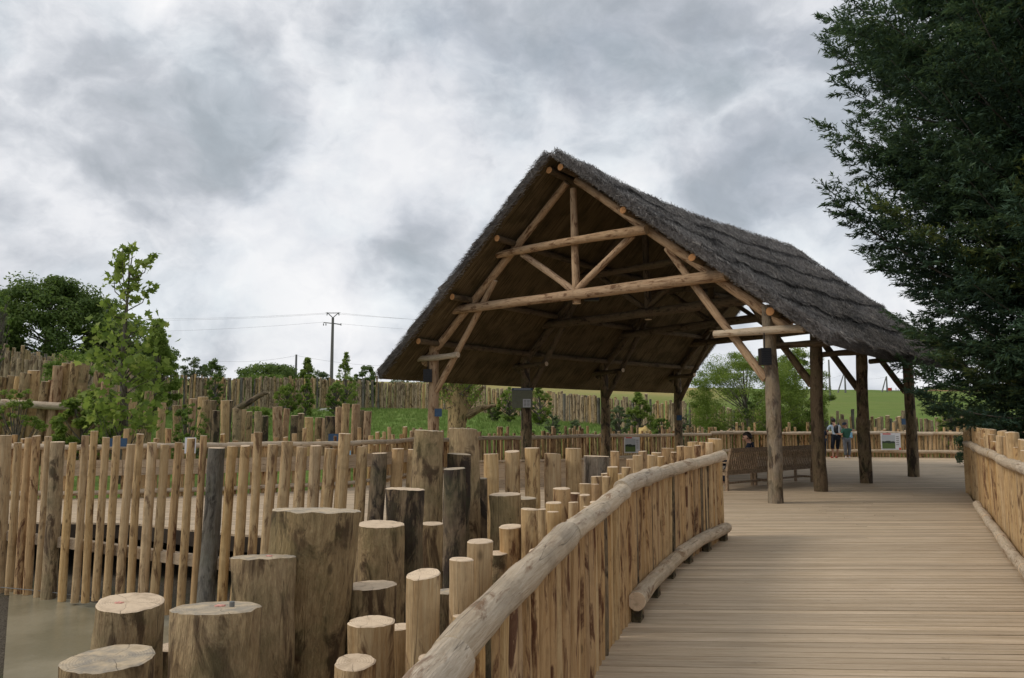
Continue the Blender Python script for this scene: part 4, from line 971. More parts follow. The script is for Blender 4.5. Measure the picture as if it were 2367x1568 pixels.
px_tree('shrub', 'pale twiggy bush behind the palisade under the left eave tip', 'shrub', 940, 866, 92, 74, 2600, .2, 'leafgrey', nclump=60, clump=.17, seed=16, crown_base=.2)
px_tree('shrub', 'dense green shrub against the palisade below the pointed tree', 'shrub', 666, 886, 58, 52, 3500, .15, 'leaflight', nclump=46, clump=.22, seed=17, crown_base=0, shape='column')
px_tree('shrub', 'slim green shrub on the lawn beneath the two utility poles', 'shrub', 708, 868, 52, 50, 3500, .15, 'leaflight', nclump=50, clump=.18, seed=18, crown_base=0, shape='cone')
px_tree('shrub', 'dark green bush under the airy young tree', 'shrub', 776, 884, 46, 51, 3200, .15, 'leafmid', nclump=40, clump=.22, seed=19, crown_base=0, shape='column')
px_tree('shrub', 'light feathery shrub spilling over the palisade right of the tall pole', 'shrub', 800, 862, 60, 56, 2200, .14, 'leaflight', nclump=40, clump=.2, seed=20, crown_base=0)
px_tree('shrub', 'pale grassy plant at the left end of the lawn', 'shrub', 598, 940, 66, 40, 1600, .13, 'leaflight', nclump=40, clump=.16, seed=21, crown_base=0, up=.2)
px_tree('shrub', 'small dark bush at the palisade foot right of the pollarded tree', 'shrub', 1143, 932, 34, 48, 1600, .12, 'leafdark', nclump=26, clump=.26, seed=22, crown_base=0)
px_tree('shrub', 'tall light green bamboo clump left of the notice board', 'shrub', 1178, 895, 60, 48, 2600, .14, 'leaflight', nclump=50, clump=.18, seed=23, crown_base=0, shape='column')
px_tree('shrub', 'tall green bamboo clump right of the notice board', 'shrub', 1246, 893, 62, 46, 4200, .14, 'leaflight', nclump=60, clump=.19, seed=24, crown_base=0, shape='column')
px_tree('shrub', 'round bush standing on the shaded lawn, left of two', 'shrub', 1278, 958, 38, 36, 2400, .10, 'leafgrey', nclump=36, clump=.25, seed=25, crown_base=0)
px_tree('shrub', 'round bush standing on the shaded lawn, right of two', 'shrub', 1330, 968, 36, 35, 2400, .10, 'leafgrey', nclump=36, clump=.25, seed=26, crown_base=0)
px_tree('shrub', 'small leafy plant beside the shaded post on the lawn', 'shrub', 1218, 978, 32, 33, 1400, .09, 'leafmid', nclump=24, clump=.25, seed=27, crown_base=0)
px_tree('shrub', 'bright green bush with pointed top right of the third left post', 'shrub', 1478, 902, 92, 42, 5200, .14, 'leaflight', nclump=70, clump=.17, seed=28, crown_base=0, shape='cone')
px_tree('shrub', 'dark green bush beside the third left post', 'shrub', 1430, 938, 52, 41, 3000, .13, 'leafgrey', nclump=40, clump=.22, seed=29, crown_base=0)
px_tree('shrub', 'green bush between the hay heap and the last left post', 'shrub', 1528, 960, 44, 40, 2400, .12, 'leafmid', nclump=36, clump=.22, seed=30, crown_base=0)
px_tree('shrub', 'grey-green bush leaning against the last left post', 'shrub', 1580, 950, 40, 39, 2000, .12, 'leafgrey', nclump=30, clump=.22, seed=31, crown_base=0)
px_tree('broadleaf_tree', 'spreading light green tree seen through the open right side of the pavilion', 'tree', 1722, 812, 265, 39, 34000, .12, 'leaflight', nclump=170, clump=.16, trunk_r=.14, seed=32, crown_base=.12, asp=.45, zb=-.6)
px_tree('broadleaf_tree', 'right half of the leafy tree pair behind the first right post', 'tree', 1838, 800, 150, 41, 19000, .12, 'leaflight', nclump=100, clump=.19, trunk_r=.1, seed=33, crown_base=.15, zb=-.6)
px_tree('shrub', 'dark bush at the foot of the leafy tree, behind the seated person', 'shrub', 1742, 925, 60, 38, 3600, .11, 'leafdark', nclump=36, clump=.26, seed=34, crown_base=0, zb=-.5)
px_tree('shrub', 'bright green bush before the hill, left of the conifer skirts', 'shrub', 2200, 922, 62, 38.5, 2600, .13, 'leaflight', nclump=40, clump=.22, seed=35, crown_base=.1)
px_tree('shrub', 'dark reddish-brown twiggy bush under the conifer', 'shrub', 2290, 925, 150, 27, 6000, .12, 'needle', nclump=80, clump=.18, seed=36, crown_base=0, zb=-.85)
for i, (px, py, w) in enumerate([(2136, 899, 40), (2160, 903, 34), (2185, 897, 44), (2225, 893, 70)]):
    px_tree('shrub', ('leftmost', 'second', 'third', 'widest rightmost')[i]+' of the dark bushes on the hill crest behind the stacked timber', 'shrub', px, py, w, 150, 1500, .5, 'leafdark', nclump=26, clump=.3, seed=40+i, crown_base=0, group='bushes on the hill crest')
px_tree('shrub', 'leafy light green shrub at the left edge in front of the log wall', 'shrub', 42, 885, 120, 17.5, 5200, .085, 'leaflight', nclump=60, clump=.17, seed=50, crown_base=.05, trunk_r=.02, zb=-.4)
px_tree('shrub', 'thin light green shrub among the brown posts', 'shrub', 442, 920, 84, 20.5, 5200, .08, 'leafmid', nclump=60, clump=.18, seed=51, crown_base=.1, trunk_r=.02, zb=-.4)
px_tree('shrub', 'yellow-green bush on top of the log wall at the left', 'shrub', 190, 800, 170, 26, 6500, .12, 'leafmid', nclump=70, clump=.17, seed=52, crown_base=.1, trunk_r=.03)
px_tree('shrub', 'light green leafy shrub left of the sapling foot', 'shrub', 196, 900, 130, 19.5, 3600, .13, 'leaflight', nclump=50, clump=.2, seed=53, crown_base=.05, trunk_r=.03, leafshape='maple')
px_tree('birch_tree', 'thin birch twigs with small leaves at the left picture edge', 'tree', 4, 655, 60, 24, 700, .11, 'leafmid', nclump=40, clump=.14, seed=54, crown_base=.45, trunk_r=.04)
px_tree('shrub', 'low green shrub at the foot of the post cluster', 'shrub', 560, 968, 80, 27, 1800, .10, 'leafmid', nclump=40, clump=.2, seed=55, crown_base=0)

def sapling():
    Y = 18.0; rs = np.random.RandomState(7); rng = random.Random(7); base = W(285, 1010, Y); base[2] = -.3
    root = empty('young_maple_tree', base, 'slim young tree with lobed bright leaves and a sparse tall top beyond the left railing', 'tree')
    prof = [(570, 30), (600, 48), (640, 52), (690, 60), (730, 66), (760, 84), (800, 74), (850, 76), (900, 86), (950, 92), (1000, 80)]
    zt = lambda py: W(285, py, Y)[2]
    mb = MB(); P = [W(x, y, Y) for x, y in ((290, 1010), (288, 930), (283, 850), (287, 780), (292, 720), (297, 660), (303, 610), (308, 575))]; P[0][2] = -.35
    log(mb, P, [.11, .09, .062, .05, .036, .024, .013, .006], 10, .08, 0, 0, rng); tips = []
    spec = [(690, 270, 590, 0), (700, 262, 630, .2), (650, 345, 590, -.2), (720, 345, 660, .1), (740, 248, 700, -.3), (680, 330, 625, .3), (660, 300, 570, 0), (700, 283, 568, -.1)]
    for (y0, x1, y1, dy) in spec:
        a = np.array([np.interp(-y0, [-1010, -930, -850, -780, -720, -660, -610, -575], [p[k] for p in P]) for k in range(3)]); e = W(x1, y1, Y+dy)
        mid_ = a*.5+e*.5+np.array([(e[0]-a[0])*.25, 0, -.1]); log(mb, [a, mid_, e], [.018, .011, .005], 6, .1, 0, 0, rng); tips.append((a, mid_, e))
    mb.build('trunk', [M['trunk']], root); lm = MB(); C = []; K = []
    for a, m_, e in tips:
        for f in rs.uniform(.25, 1, 7): q = m_*(1-f)+e*f+rs.normal(0, .05, 3); C.append(q); K.append((.07, 3))
    for k in range(70):
        py = rs.uniform(735, 1000); w = np.interp(py, [p[0] for p in prof], [p[1] for p in prof])/F_PX*Y; a = rs.uniform(0, 6.28); r = w*rs.uniform(.15, 1)**.6
        c = W(292 if py < 850 else 283, py, Y)+np.array([math.cos(a)*r, math.sin(a)*r*.9, 0]); s = np.array([np.interp(-(py+40), [-1010, -930, -850, -780, -720, -660, -610, -575], [p[j] for p in P]) for j in range(3)])
        log(lm, [s, s*.5+c*.5+np.array([0, 0, .05]), c], [.014, .009, .004], 5, .1, 0, 0, rng); C.append(c); K.append((.16, 10))
    for k in range(26):
        py = rs.uniform(575, 740); c = W(rs.normal(300, 13), py, Y+rs.normal(0, .15)); C.append(c); K.append((.06, 3))
    lm.build('limbs', [M['trunk']], root)
    Pn = np.concatenate([c+rs.normal(0, s, (n, 3)) for c, (s, n) in zip(C, K)]); n = len(Pn)
    leaves('crown', Pn, rs.normal(0, .7, (n, 3))+np.array([0, -.2, .5]), .17*rs.uniform(.6, 1.3, n), rs.normal(.5, .22, n), M['leaflight'], root, shape='maple')
sapling()
def pollard():
    Y = 29.5; rng = random.Random(5); rs = np.random.RandomState(5); b = W(1057, 1040, Y); b[2] = base_z(b[0], Y)-.1
    root = empty('pollarded_tree', b, 'old pollarded tree with thick knobbly trunk and sprouting twigs behind the tall trunk pair', 'tree'); mb = MB()
    log(mb, [b, W(1058, 990, Y), W(1060, 950, Y), W(1058, 915, Y), W(1062, 885, Y)], [.42, .36, .40, .48, .30], 20, .14, 0, 1, rng)
    for q in [[(1075, 945), (1100, 915), (1118, 893)], [(1078, 962), (1110, 945), (1145, 937)], [(1040, 930), (1025, 900), (1020, 870)], [(1070, 920), (1085, 890), (1096, 860)], [(1050, 915), (1045, 880), (1040, 850)]]:
        P = [W(x, y, Y+rng.uniform(-.3, .3)) for x, y in q]; log(mb, P, [.17, .11, .05], 10, .15, 0, 1, rng)
    mb.build('trunk', [M['bark'], M['cutold']], root)
    C = np.array([W(rs.uniform(1012, 1105), rs.uniform(855, 925), Y+rs.uniform(-1, 1)) for _ in range(60)]); n = 3200
    idx = rs.randint(0, 60, n); P = C[idx]+rs.normal(0, .16, (n, 3))
    leaves('crown', P, rs.normal(0, 1, (n, 3)), .09*rs.uniform(.6, 1.3, n), rs.normal(.4, .2, n), M['leaflight'], root)
    lm = MB()
    for c in C: log(lm, [W(1060, 915, Y)+rs.normal(0, .2, 3), c], [.02, .006], 5, .1, 0, 0, rng)
    lm.build('twigs', [M['trunk']], root)
pollard()

def conifer():
    Y = 15.6; X = 12.3; zb = -.9; H = 16.5; rs = np.random.RandomState(12); rng = random.Random(12)
    root = empty('conifer_tree', (X, Y, zb), 'huge dark conifer filling the right edge, its feathery boughs overlapping the pavilion roof', 'tree')
    mb = MB(); tz = np.linspace(0, 1, 14)
    log(mb, np.stack([X+.1*np.sin(tz*5), Y+.08*np.sin(tz*4), zb+(H-1)*tz], 1), .42*(1-tz*.9), 16, .1, 0, 0, rng); mb.build('trunk', [M['trunk']], root)
    Lz = lambda z: np.interp(z, [0, 1.0, 1.9, 2.6, 3.6, 4.6, 5.6, 6.6, 8, 9.6, 11, 13, 15.6], [2.2, 2.5, 3.35, 4.0, 4.4, 4.3, 4.6, 5.05, 5.2, 5.05, 4.5, 3.3, .6])
    SP, SA, SL, SS, ST = [], [], [], [], []   # branchlets: start, axis, length, up normal, tone
    limbs = MB(); nb = 520
    for i in range(nb):
        z = zb+2.6+(H-3.2)*((i+.5)/nb)**.95; a = i*2.39996+rs.normal(0, .15); R = Lz(z)*rs.uniform(.74, 1.04)
        if i % 19 == 0 and z > 3: R *= 1.13
        if i in (103, 104, 105, 106): a = math.pi+(i-104.5)*.035; R = (5.2, 5.7, 5.45, 4.9)[i-103]
        rise = rs.uniform(.05, .55) if z > 4 else rs.uniform(-.10, .22); droop = -.10*R
        t = np.linspace(0, 1, 9); o = np.array([math.cos(a), math.sin(a), 0]); s_ = np.array([-o[1], o[0], 0])
        if 103 <= i <= 106: rise = .30
        sw = rs.normal(0, .18)*(0 if 103 <= i <= 106 else 1); tipup = .25*R*rs.uniform(.3, 1.2)
        Q = np.array([X, Y, z])+o*(R*t)[:, None]+s_*(sw*R*t*t*.5)[:, None]; Q[:, 2] += rise*R*t+droop*np.sin(t*3.14)+tipup*t**3*.35-.12*R
        log(limbs, Q, np.interp(t, [0, 1], [.04, .006]), 5, .1, 0, 0, rng)
        tone = rs.normal(0, .19)
        m = int(9+R*5.6)
        if o[0]*R > 2.5 or o[1] > .8: m = int(m*.55)
        for k in range(m):
            f = .18+.82*((k+.5)/m); p = np.array([np.interp(f, t, Q[:, j]) for j in range(3)]); q2 = np.array([np.interp(min(1, f+.05), t, Q[:, j]) for j in range(3)]); ax = q2-p
            ax = o.copy() if np.linalg.norm(ax) < 1e-6 else ax/np.linalg.norm(ax)
            side = 1 if k % 2 else -1; Ls = (.85*(1-f)**.6+.34)*rs.uniform(.7, 1.15)*min(1, R/4)
            d = ax*rs.uniform(.55, .95)+s_*side*rs.uniform(.5, .9)+np.array([0, 0, rs.uniform(-.65, .55)]); d /= np.linalg.norm(d)
            SP.append(p); SA.append(d); SL.append(Ls); SS.append(np.cross(d, s_*side)+np.array([0, 0, 1.5])); ST.append(tone+rs.normal(0, .07))
        SP.append(Q[-1]-o*.15); SA.append((Q[-1]-Q[-2])/np.linalg.norm(Q[-1]-Q[-2])); SL.append(.55); SS.append(np.array([0, 0, 1.])); ST.append(tone)
    limbs.build('limbs', [M['trunk']], root)
    SP, SA, SL, SS, ST = map(np.array, (SP, SA, SL, SS, ST)); nS = len(SP)
    # twigs along every branchlet, needle blades along every twig
    K = 11; f = (np.arange(K)+.6)/K; base = (SP[:, None]+SA[:, None]*(SL[:, None]*f[None])[..., None]).reshape(-1, 3)
    up = SS/np.linalg.norm(SS, axis=1)[:, None]; lat = np.cross(SA, up); lat /= np.linalg.norm(lat, axis=1)[:, None]
    sg = np.where(np.arange(K) % 2, 1, -1)[None, :, None]
    TA = (SA[:, None]*.85+lat[:, None]*sg*rs.uniform(.35, .8, (nS, K, 1))+rs.normal(0, .16, (nS, K, 3))).reshape(-1, 3); TA /= np.linalg.norm(TA, axis=1)[:, None]
    TL = ((.26-.14*f[None])*rs.uniform(.7, 1.25, (nS, K))*(.75+.6*SL[:, None])).ravel(); tone = np.repeat(ST, K); nT = len(TA); upT = np.repeat(up, K, 0)
    J = 7; g = (np.arange(J)+.3)/J
    B = (base[:, None]+TA[:, None]*(TL[:, None]*g[None])[..., None])
    NA = TA[:, None]*rs.uniform(.8, 1.4, (nT, J, 1))+rs.normal(0, .36, (nT, J, 3)); NA = NA.reshape(-1, 3); NA /= np.linalg.norm(NA, axis=1)[:, None]; B = B.reshape(-1, 3)
    n = len(B); L = rs.uniform(.09, .17, n); N = np.repeat(upT, J, 0)+rs.normal(0, .5, (n, 3))
    r_ = .33+np.repeat(tone, J)+rs.normal(0, .11, n)+.14*(np.clip((B[:, 0]-9)/3, 0, 1))
    print('needles', n)
    leaves('crown', B+NA*(L/2)[:, None], N, L, r_, M['needle'], root, shape='leaf', asp=.25, axis=NA)
conifer()

# grass tufts on the lawn and round the foreground posts
def tufts():
    rs = np.random.RandomState(2); n = 26000; u = rs.uniform(-.66, .6, n); y = rs.uniform(0, 1, n)**.8*38+22; x = u*y; cdist = np.interp(u, AZ, CD); ok = (y > cdist+.9) & (y < np.interp(u, AZ, PD)+8)
    x, y = x[ok], y[ok]; k = 5; x = np.repeat(x, k)+rs.normal(0, .06, len(x)*k); y = np.repeat(y, k)+rs.normal(0, .06, len(y)*k); z = ground(x, y); n = len(x)
    A = np.stack([rs.normal(0, .35, n), rs.normal(0, .35, n), np.ones(n)], 1); L = rs.uniform(.10, .26, n)
    P = np.stack([x, y, z], 1)+A*(L*.45)[:, None]
    m = leaf_mat('grass_blades', (.09, .155, .03), (.17, .26, .06), (.26, .31, .10), .25)
    tag(leaves('grass', P, np.stack([rs.normal(size=n), rs.normal(size=n), np.zeros(n)], 1), L, rs.normal(.5, .25, n), m, shape='tri', asp=.16, axis=A), 'short green grass covering the lawn in front of the palisade', 'grass', kind='stuff')
tufts()

# ---------------------------------------------------------------- utility poles, wires, far things
def utility_pole():
    Y = 80; b = W(768, 892, Y); top = W(769.5, 735, Y); root = empty('utility_pole', (b[0], Y, base_z(b[0], Y)-.1), 'tall concrete utility pole with two cross-arms above the palisade', 'pole')
    zb = base_z(b[0], Y)-.1; mb = MB(); H = top[2]-zb; x = top[0]
    log(mb, [(x, Y, zb), (x, Y, top[2])], [.20, .13], 8, 0, 0, 0)
    mb.build('shaft', M['concrete'], root)
    mb = MB(); z = W(769, 748, Y)[2]; log(mb, [(x-.95, Y, z+.1), (x, Y, z), (x+.85, Y, z-.12)], .05, 6, 0, 0, 0)
    for s in (-.95, -.7, .85): log(mb, [(x+s, Y, z), (x+s, Y, z-.22)], .05, 6, 0, 0, 0)
    mb.build('crossarm', M['steel'], root)
    mb = MB(); z = top[2]
    for s in (-1, 1): log(mb, [(x, Y, z), (x+s*.5, Y, z+.45), (x+s*.6, Y, z+.55)], .045, 6, 0, 0, 0); log(mb, [(x+s*.6, Y, z+.5), (x+s*.62, Y, z+.25)], .05, 6, 0, 0, 0)
    log(mb, [(x-.75, Y, z+.52), (x+.75, Y, z+.52)], .03, 6, 0, 0, 0)
    mb.build('top_arms', M['steel'], root)
    return x, Y, top[2]
ux, uy, uz = utility_pole()
def thin_pole(px, py, Y, r, lab, group=None, lean=0, mat='steel', name='utility_pole'):
    t = W(px, py, Y); zb = base_z(t[0], Y)-.2; mb = MB(); log(mb, [(t[0]-lean, Y, zb), (t[0], Y, t[2])], [r*1.2, r*.8], 8, .02, 0, 0)
    o = mb.build(name, M[mat], loc=(t[0]-lean, Y, zb)); tag(o, lab, 'pole', group); return t
s1 = thin_pole(685, 820, 84, .13, 'short thin wooden utility pole left of the tall concrete one')
s2 = thin_pole(1915.5, 832, 95, .12, 'tallest thin pole on the hill between the second and third right posts')
s3 = thin_pole(1952.5, 862, 130, .14, 'upright pole of the braced pair on the hill left of the third right post')
thin_pole(1951, 862, 130, .11, 'leaning brace pole of the pair on the hill left of the third right post', lean=1.25)
s4 = thin_pole(2049, 870, 140, .14, 'upright pole of the braced pair on the hill between the last two right posts')
thin_pole(2048, 872, 140, .11, 'leaning brace pole of the pair between the last two right posts', lean=.9)
thin_pole(2076, 900, 150, .08, 'short stake on the hill crest right of the braced pair')
thin_pole(2071, 897, 150, .07, 'thinner stake on the hill crest right of the braced pair')
thin_pole(1986, 905, 150, .07, 'tiny stake on the hill crest beside the third right post')
def wire(a, b, sag, lab, r=.009):
    a, b = np.array(a), np.array(b); t = np.linspace(0, 1, 24)[:, None]; P = a+(b-a)*t; P[:, 2] -= sag*4*(t*(1-t))[:, 0]
    mb = MB(); log(mb, P, r, 4, 0, 0, 0); tag(mb.build('power_line', M['steel'], loc=P[0]), lab, 'cable')
wire(W(505, 835, 90), (s1[0], s1[1], s1[2]-.1), .3, 'single cable running left from the short utility pole')
wire((s1[0], s1[1], s1[2]-.1), W(1000, 845, 88), .5, 'single cable running right from the short utility pole to the eave')
for k, (dx, dz) in enumerate(((-.75, .5), (.75, .5), (-.95, -.45))):
    wire((ux+dx, uy, uz+dz), W(-40, (715, 722, 752)[k], 120), 1.0, ('upper left', 'upper right', 'lower')[k]+' overhead line from the tall utility pole toward the left trees', .008)
    wire((ux+dx, uy, uz+dz), W(1500, (745, 752, 775)[k], 100), .6, ('upper left', 'upper right', 'lower')[k]+' overhead line from the tall utility pole behind the thatched roof', .008)
wire(W(1870, 880, 120), (s3[0], s3[1], s3[2]-.2), .3, 'low cable joining the poles on the hill at the right'); wire((s3[0], s3[1], s3[2]-.2), (s4[0], s4[1], s4[2]-.1), .6, 'slack cable between the two braced pole pairs')
def roadsign():
    Y = 120; c = W(1436, 903, Y); zb = base_z(c[0], Y); root = empty('road_sign', (c[0], Y, zb), 'tiny red and white triangular road sign on the dry field under the eave', 'sign')
    mb = MB(); log(mb, [(c[0], Y, zb-.1), (c[0], Y, c[2]-.3)], .05, 6, 0, 0, 0); mb.build('pole', M['white'], root)
    def tri(s, y, mat, nm):
        mb = MB(); p = [(c[0]-s, y, c[2]+s*.6), (c[0]+s, y, c[2]+s*.6), (c[0], y, c[2]-s*1.1)]; q = [(a, b+.03, d) for a, b, d in p]
        mb.add(p+q, [(0, 2, 1), (3, 4, 5), (0, 1, 4, 3), (1, 2, 5, 4), (2, 0, 3, 5)], 0, smooth=False); mb.build(nm, M[mat], root)
    tri(.62, Y, 'red', 'rim'); tri(.36, Y-.03, 'white', 'face')
roadsign()
simple('white_box', 'white cabinet standing on the dry field beneath the far eave', 'box', W(1460, 908, 110), 1.6, .8, 1.1, 'white')
simple('utility_cabinet', 'grey cabinet on the hill crest before the last right post', 'box', W(2068, 911, 148), 2.6, 1, 1.2, 'steel')
def warn_flag():
    c = W(2055, 900, 145); root = empty('red_flag', (c[0], 145, c[2]-1), 'small red flag on the hill crest beside the braced pole pair', 'flag')
    mb = MB(); box(mb, c, .9, .04, .5); mb.build('cloth', M['red'], root); mb = MB(); log(mb, [(c[0]+.5, 145, c[2]-1.4), (c[0]+.5, 145, c[2]+.3)], .05, 6, 0, 0, 0); mb.build('staff', M['steel'], root)
warn_flag()
def timber_stack():
    Y = 146; rng = random.Random(1); a = W(2130, 908, Y); root = empty('timber_pile', (a[0], Y, a[2]), 'low pile of brown timber along the hill crest at the right', 'timber')
    for k in range(26):
        c = W(2132+k*4.2, 908-rng.random()*5, Y+rng.uniform(-.5, .5)); mb = MB(); d = rng.uniform(.8, 2.2)
        log(mb, [c, c+np.array([d, rng.uniform(-.5, .5), rng.uniform(-.1, .1)])], .17, 8, .05, 0, 1, rng); mb.build('log', [M['beam'], M['cutorange']], root)
timber_stack()
def blob_mesh(name, label, cat, px, py, wpx, hpx, Y, mat, seed, kind=None, rough=.18):
    import mathutils.noise as mn
    c = W(px, py, Y); rx, rz = wpx/F_PX*Y/2, hpx/F_PX*Y; zb = min(c[2]-rz*.6, base_z(c[0], Y)-.05); rz = c[2]-zb; vs, fs = [], []; n1, n2 = 28, 14
    for i in range(n2+1):
        f = math.pi/2*(1-i/n2)
        for j in range(n1):
            a = j/n1*6.283; v = Vector((math.cos(a)*math.cos(f), math.sin(a)*math.cos(f), math.sin(f))); k = 1+rough*mn.fractal(v*2.2+Vector((seed, 0, 0)), 1, 2, 4)
            vs.append((c[0]+v.x*rx*k, Y+v.y*rx*.8*k, zb+v.z*rz*k-(.25 if i == n2 else 0)))
    for i in range(n2):
        for j in range(n1): k = (j+1) % n1; fs.append((i*n1+j, (i+1)*n1+j, (i+1)*n1+k, i*n1+k))
    mb = MB(); mb.add(vs, fs, 0); tag(mb.build(name, M[mat], loc=(c[0], Y, zb)), label, cat, kind=kind)
blob_mesh('boulder', 'pale grey boulder at the left end of the lawn', 'rock', 756, 944, 44, 14, 57, 'rock', 1)
blob_mesh('boulder', 'small pale stone peeping over the far left railing near the lawn', 'rock', 925, 990, 24, 8, 44, 'rock', 2)
blob_mesh('hay_heap', 'heap of dry yellow hay on the lawn behind the far pole fence', 'hay', 1488, 988, 56, 15, 37, 'hay', 3, rough=.12)

# ---------------------------------------------------------------- benches and people
axd = (Rp[1]-Rp[0])/np.linalg.norm(Rp[1]-Rp[0])
def bench(a, b, lab):
    a, b = np.array(a), np.array(b); d = (b-a)/np.linalg.norm(b-a); L = np.linalg.norm(b-a); n = np.array([-d[1], d[0]])   # n = the way the sitter faces
    ax, ay = (*d, 0), (*n, 0); root = empty('garden_bench', (*((a+b)/2), 0), lab, 'bench', None)
    P = lambda u, v, z: np.array([*(a+d*u+n*v), z])
    def part(nm, fn, mat='benchwood'): mb = MB(); fn(mb); mb.build(nm, M[mat], root)
    tilt = .13
    for u in (.03, L-.03):
        part('leg', lambda mb: (box(mb, P(u, .10, .22), .06, .06, .44, ax, ay),), 'benchleg')
        def up(mb):
            p0, p1 = P(u, .10, .42), P(u, .10-tilt, .96); z = p1-p0; l = np.linalg.norm(z); z /= l; box(mb, (p0+p1)/2, .06, .055, l, ax, np.cross(z, ax), az=z)
        part('back_post', up, 'benchleg')
        part('leg', lambda mb: (box(mb, P(u, .56, .31), .06, .06, .62, ax, ay),), 'benchleg')
        part('armrest', lambda mb: (box(mb, P(u, .32, .635), .075, .56, .03, ax, ay),), 'benchleg')
        part('side_rail', lambda mb: (box(mb, P(u, .33, .38), .035, .40, .07, ax, ay), box(mb, P(u, .33, .14), .035, .40, .05, ax, ay)), 'benchleg')
    def bk(z): return .10-tilt*(z-.42)/.54
    part('back_rail', lambda mb: (box(mb, P(L/2, bk(.92), .915), L-.06, .03, .10, ax, ay), box(mb, P(L/2, bk(.41), .41), L-.06, .03, .075, ax, ay)))
    ns = int(L/.085)
    for k in range(ns):
        u = .09+(L-.18)*k/(ns-1)
        def sl(mb):
            p0, p1 = P(u, bk(.45), .448), P(u, bk(.86), .866); z = p1-p0; l = np.linalg.norm(z); z /= l; box(mb, (p0+p1)/2, .05, .014, l, ax, np.cross(z, ax), az=z)
        part('back_slat', sl)
    part('seat', lambda mb: [box(mb, P(L/2, .14+k*.085, .445), L-.065, .07, .022, ax, ay) for k in range(5)])
    part('stretcher', lambda mb: (box(mb, P(L/2, .33, .14), L-.06, .04, .045, ax, ay), box(mb, P(L/2, .56, .385), L-.07, .03, .07, ax, ay), box(mb, P(L/2, .11, .385), L-.07, .03, .07, ax, ay)), 'benchleg')
    return a, d, n, L
bA = G(1688, 1136)[:2]; bdir = np.array([.75, .66]); bdir = bdir/np.linalg.norm(bdir)
b1 = bench(bA, bA+bdir*1.85, 'wooden slat-backed bench with the seated person, left of the front right post')
bB = bA+bdir*1.95; b2 = bench(bB, bB+bdir*2.0, 'empty wooden slat-backed bench between the first two right posts')

def skin(name, J, E, mat, parent, root_i=0, sub=2, rn=None):
    """one continuous skinned body from joints J = [(x,y,z,r)...] and edges E"""
    me = bpy.data.meshes.new(name); me.from_pydata([j[:3] for j in J], E, []); o = bpy.data.objects.new(name, me); COL.objects.link(o)
    md = o.modifiers.new('skin', 'SKIN'); md.use_smooth_shade = True
    lay = me.skin_vertices[0].data if me.skin_vertices else None
    if lay is None:
        bpy.context.view_layer.objects.active = o; o.select_set(True); bpy.ops.object.mode_set(mode='EDIT'); bpy.ops.object.mode_set(mode='OBJECT'); lay = me.skin_vertices[0].data
    for v, j in zip(lay, J): r = j[3]; v.radius = (r, r) if not isinstance(r, tuple) else r
    lay[root_i].use_root = True
    s = o.modifiers.new('sub', 'SUBSURF'); s.levels = sub; s.render_levels = sub
    bpy.context.view_layer.update(); dg = bpy.context.evaluated_depsgraph_get(); m2 = bpy.data.meshes.new_from_object(o.evaluated_get(dg)); bpy.data.objects.remove(o)
    m2.name = name; m2.materials.clear(); m2.materials.append(mat); q = bpy.data.objects.new(name, m2); COL.objects.link(q)
    if parent is not None: q.parent = parent
    return q
M['skin'] = plain('skin', (.42, .24, .165), .55, vary=.05); M['hair'] = plain('dark_hair', (.018, .012, .010), .6, vary=.4, scale=60); M['navy'] = plain('navy_cloth', (.014, .018, .032), .9, vary=.2)
M['shirtblue'] = plain('pale_blue_shirt', (.34, .43, .53), .9, vary=.08); M['green_cloth'] = plain('green_cloth', (.03, .10, .07), .9, vary=.15); M['greycloth'] = plain('grey_cloth', (.11, .12, .14), .95, vary=.2)
M['shoe'] = plain('white_shoe', (.6, .6, .6), .6, vary=.08); M['redshoe'] = plain('red_shoe', (.6, .09, .07), .6)
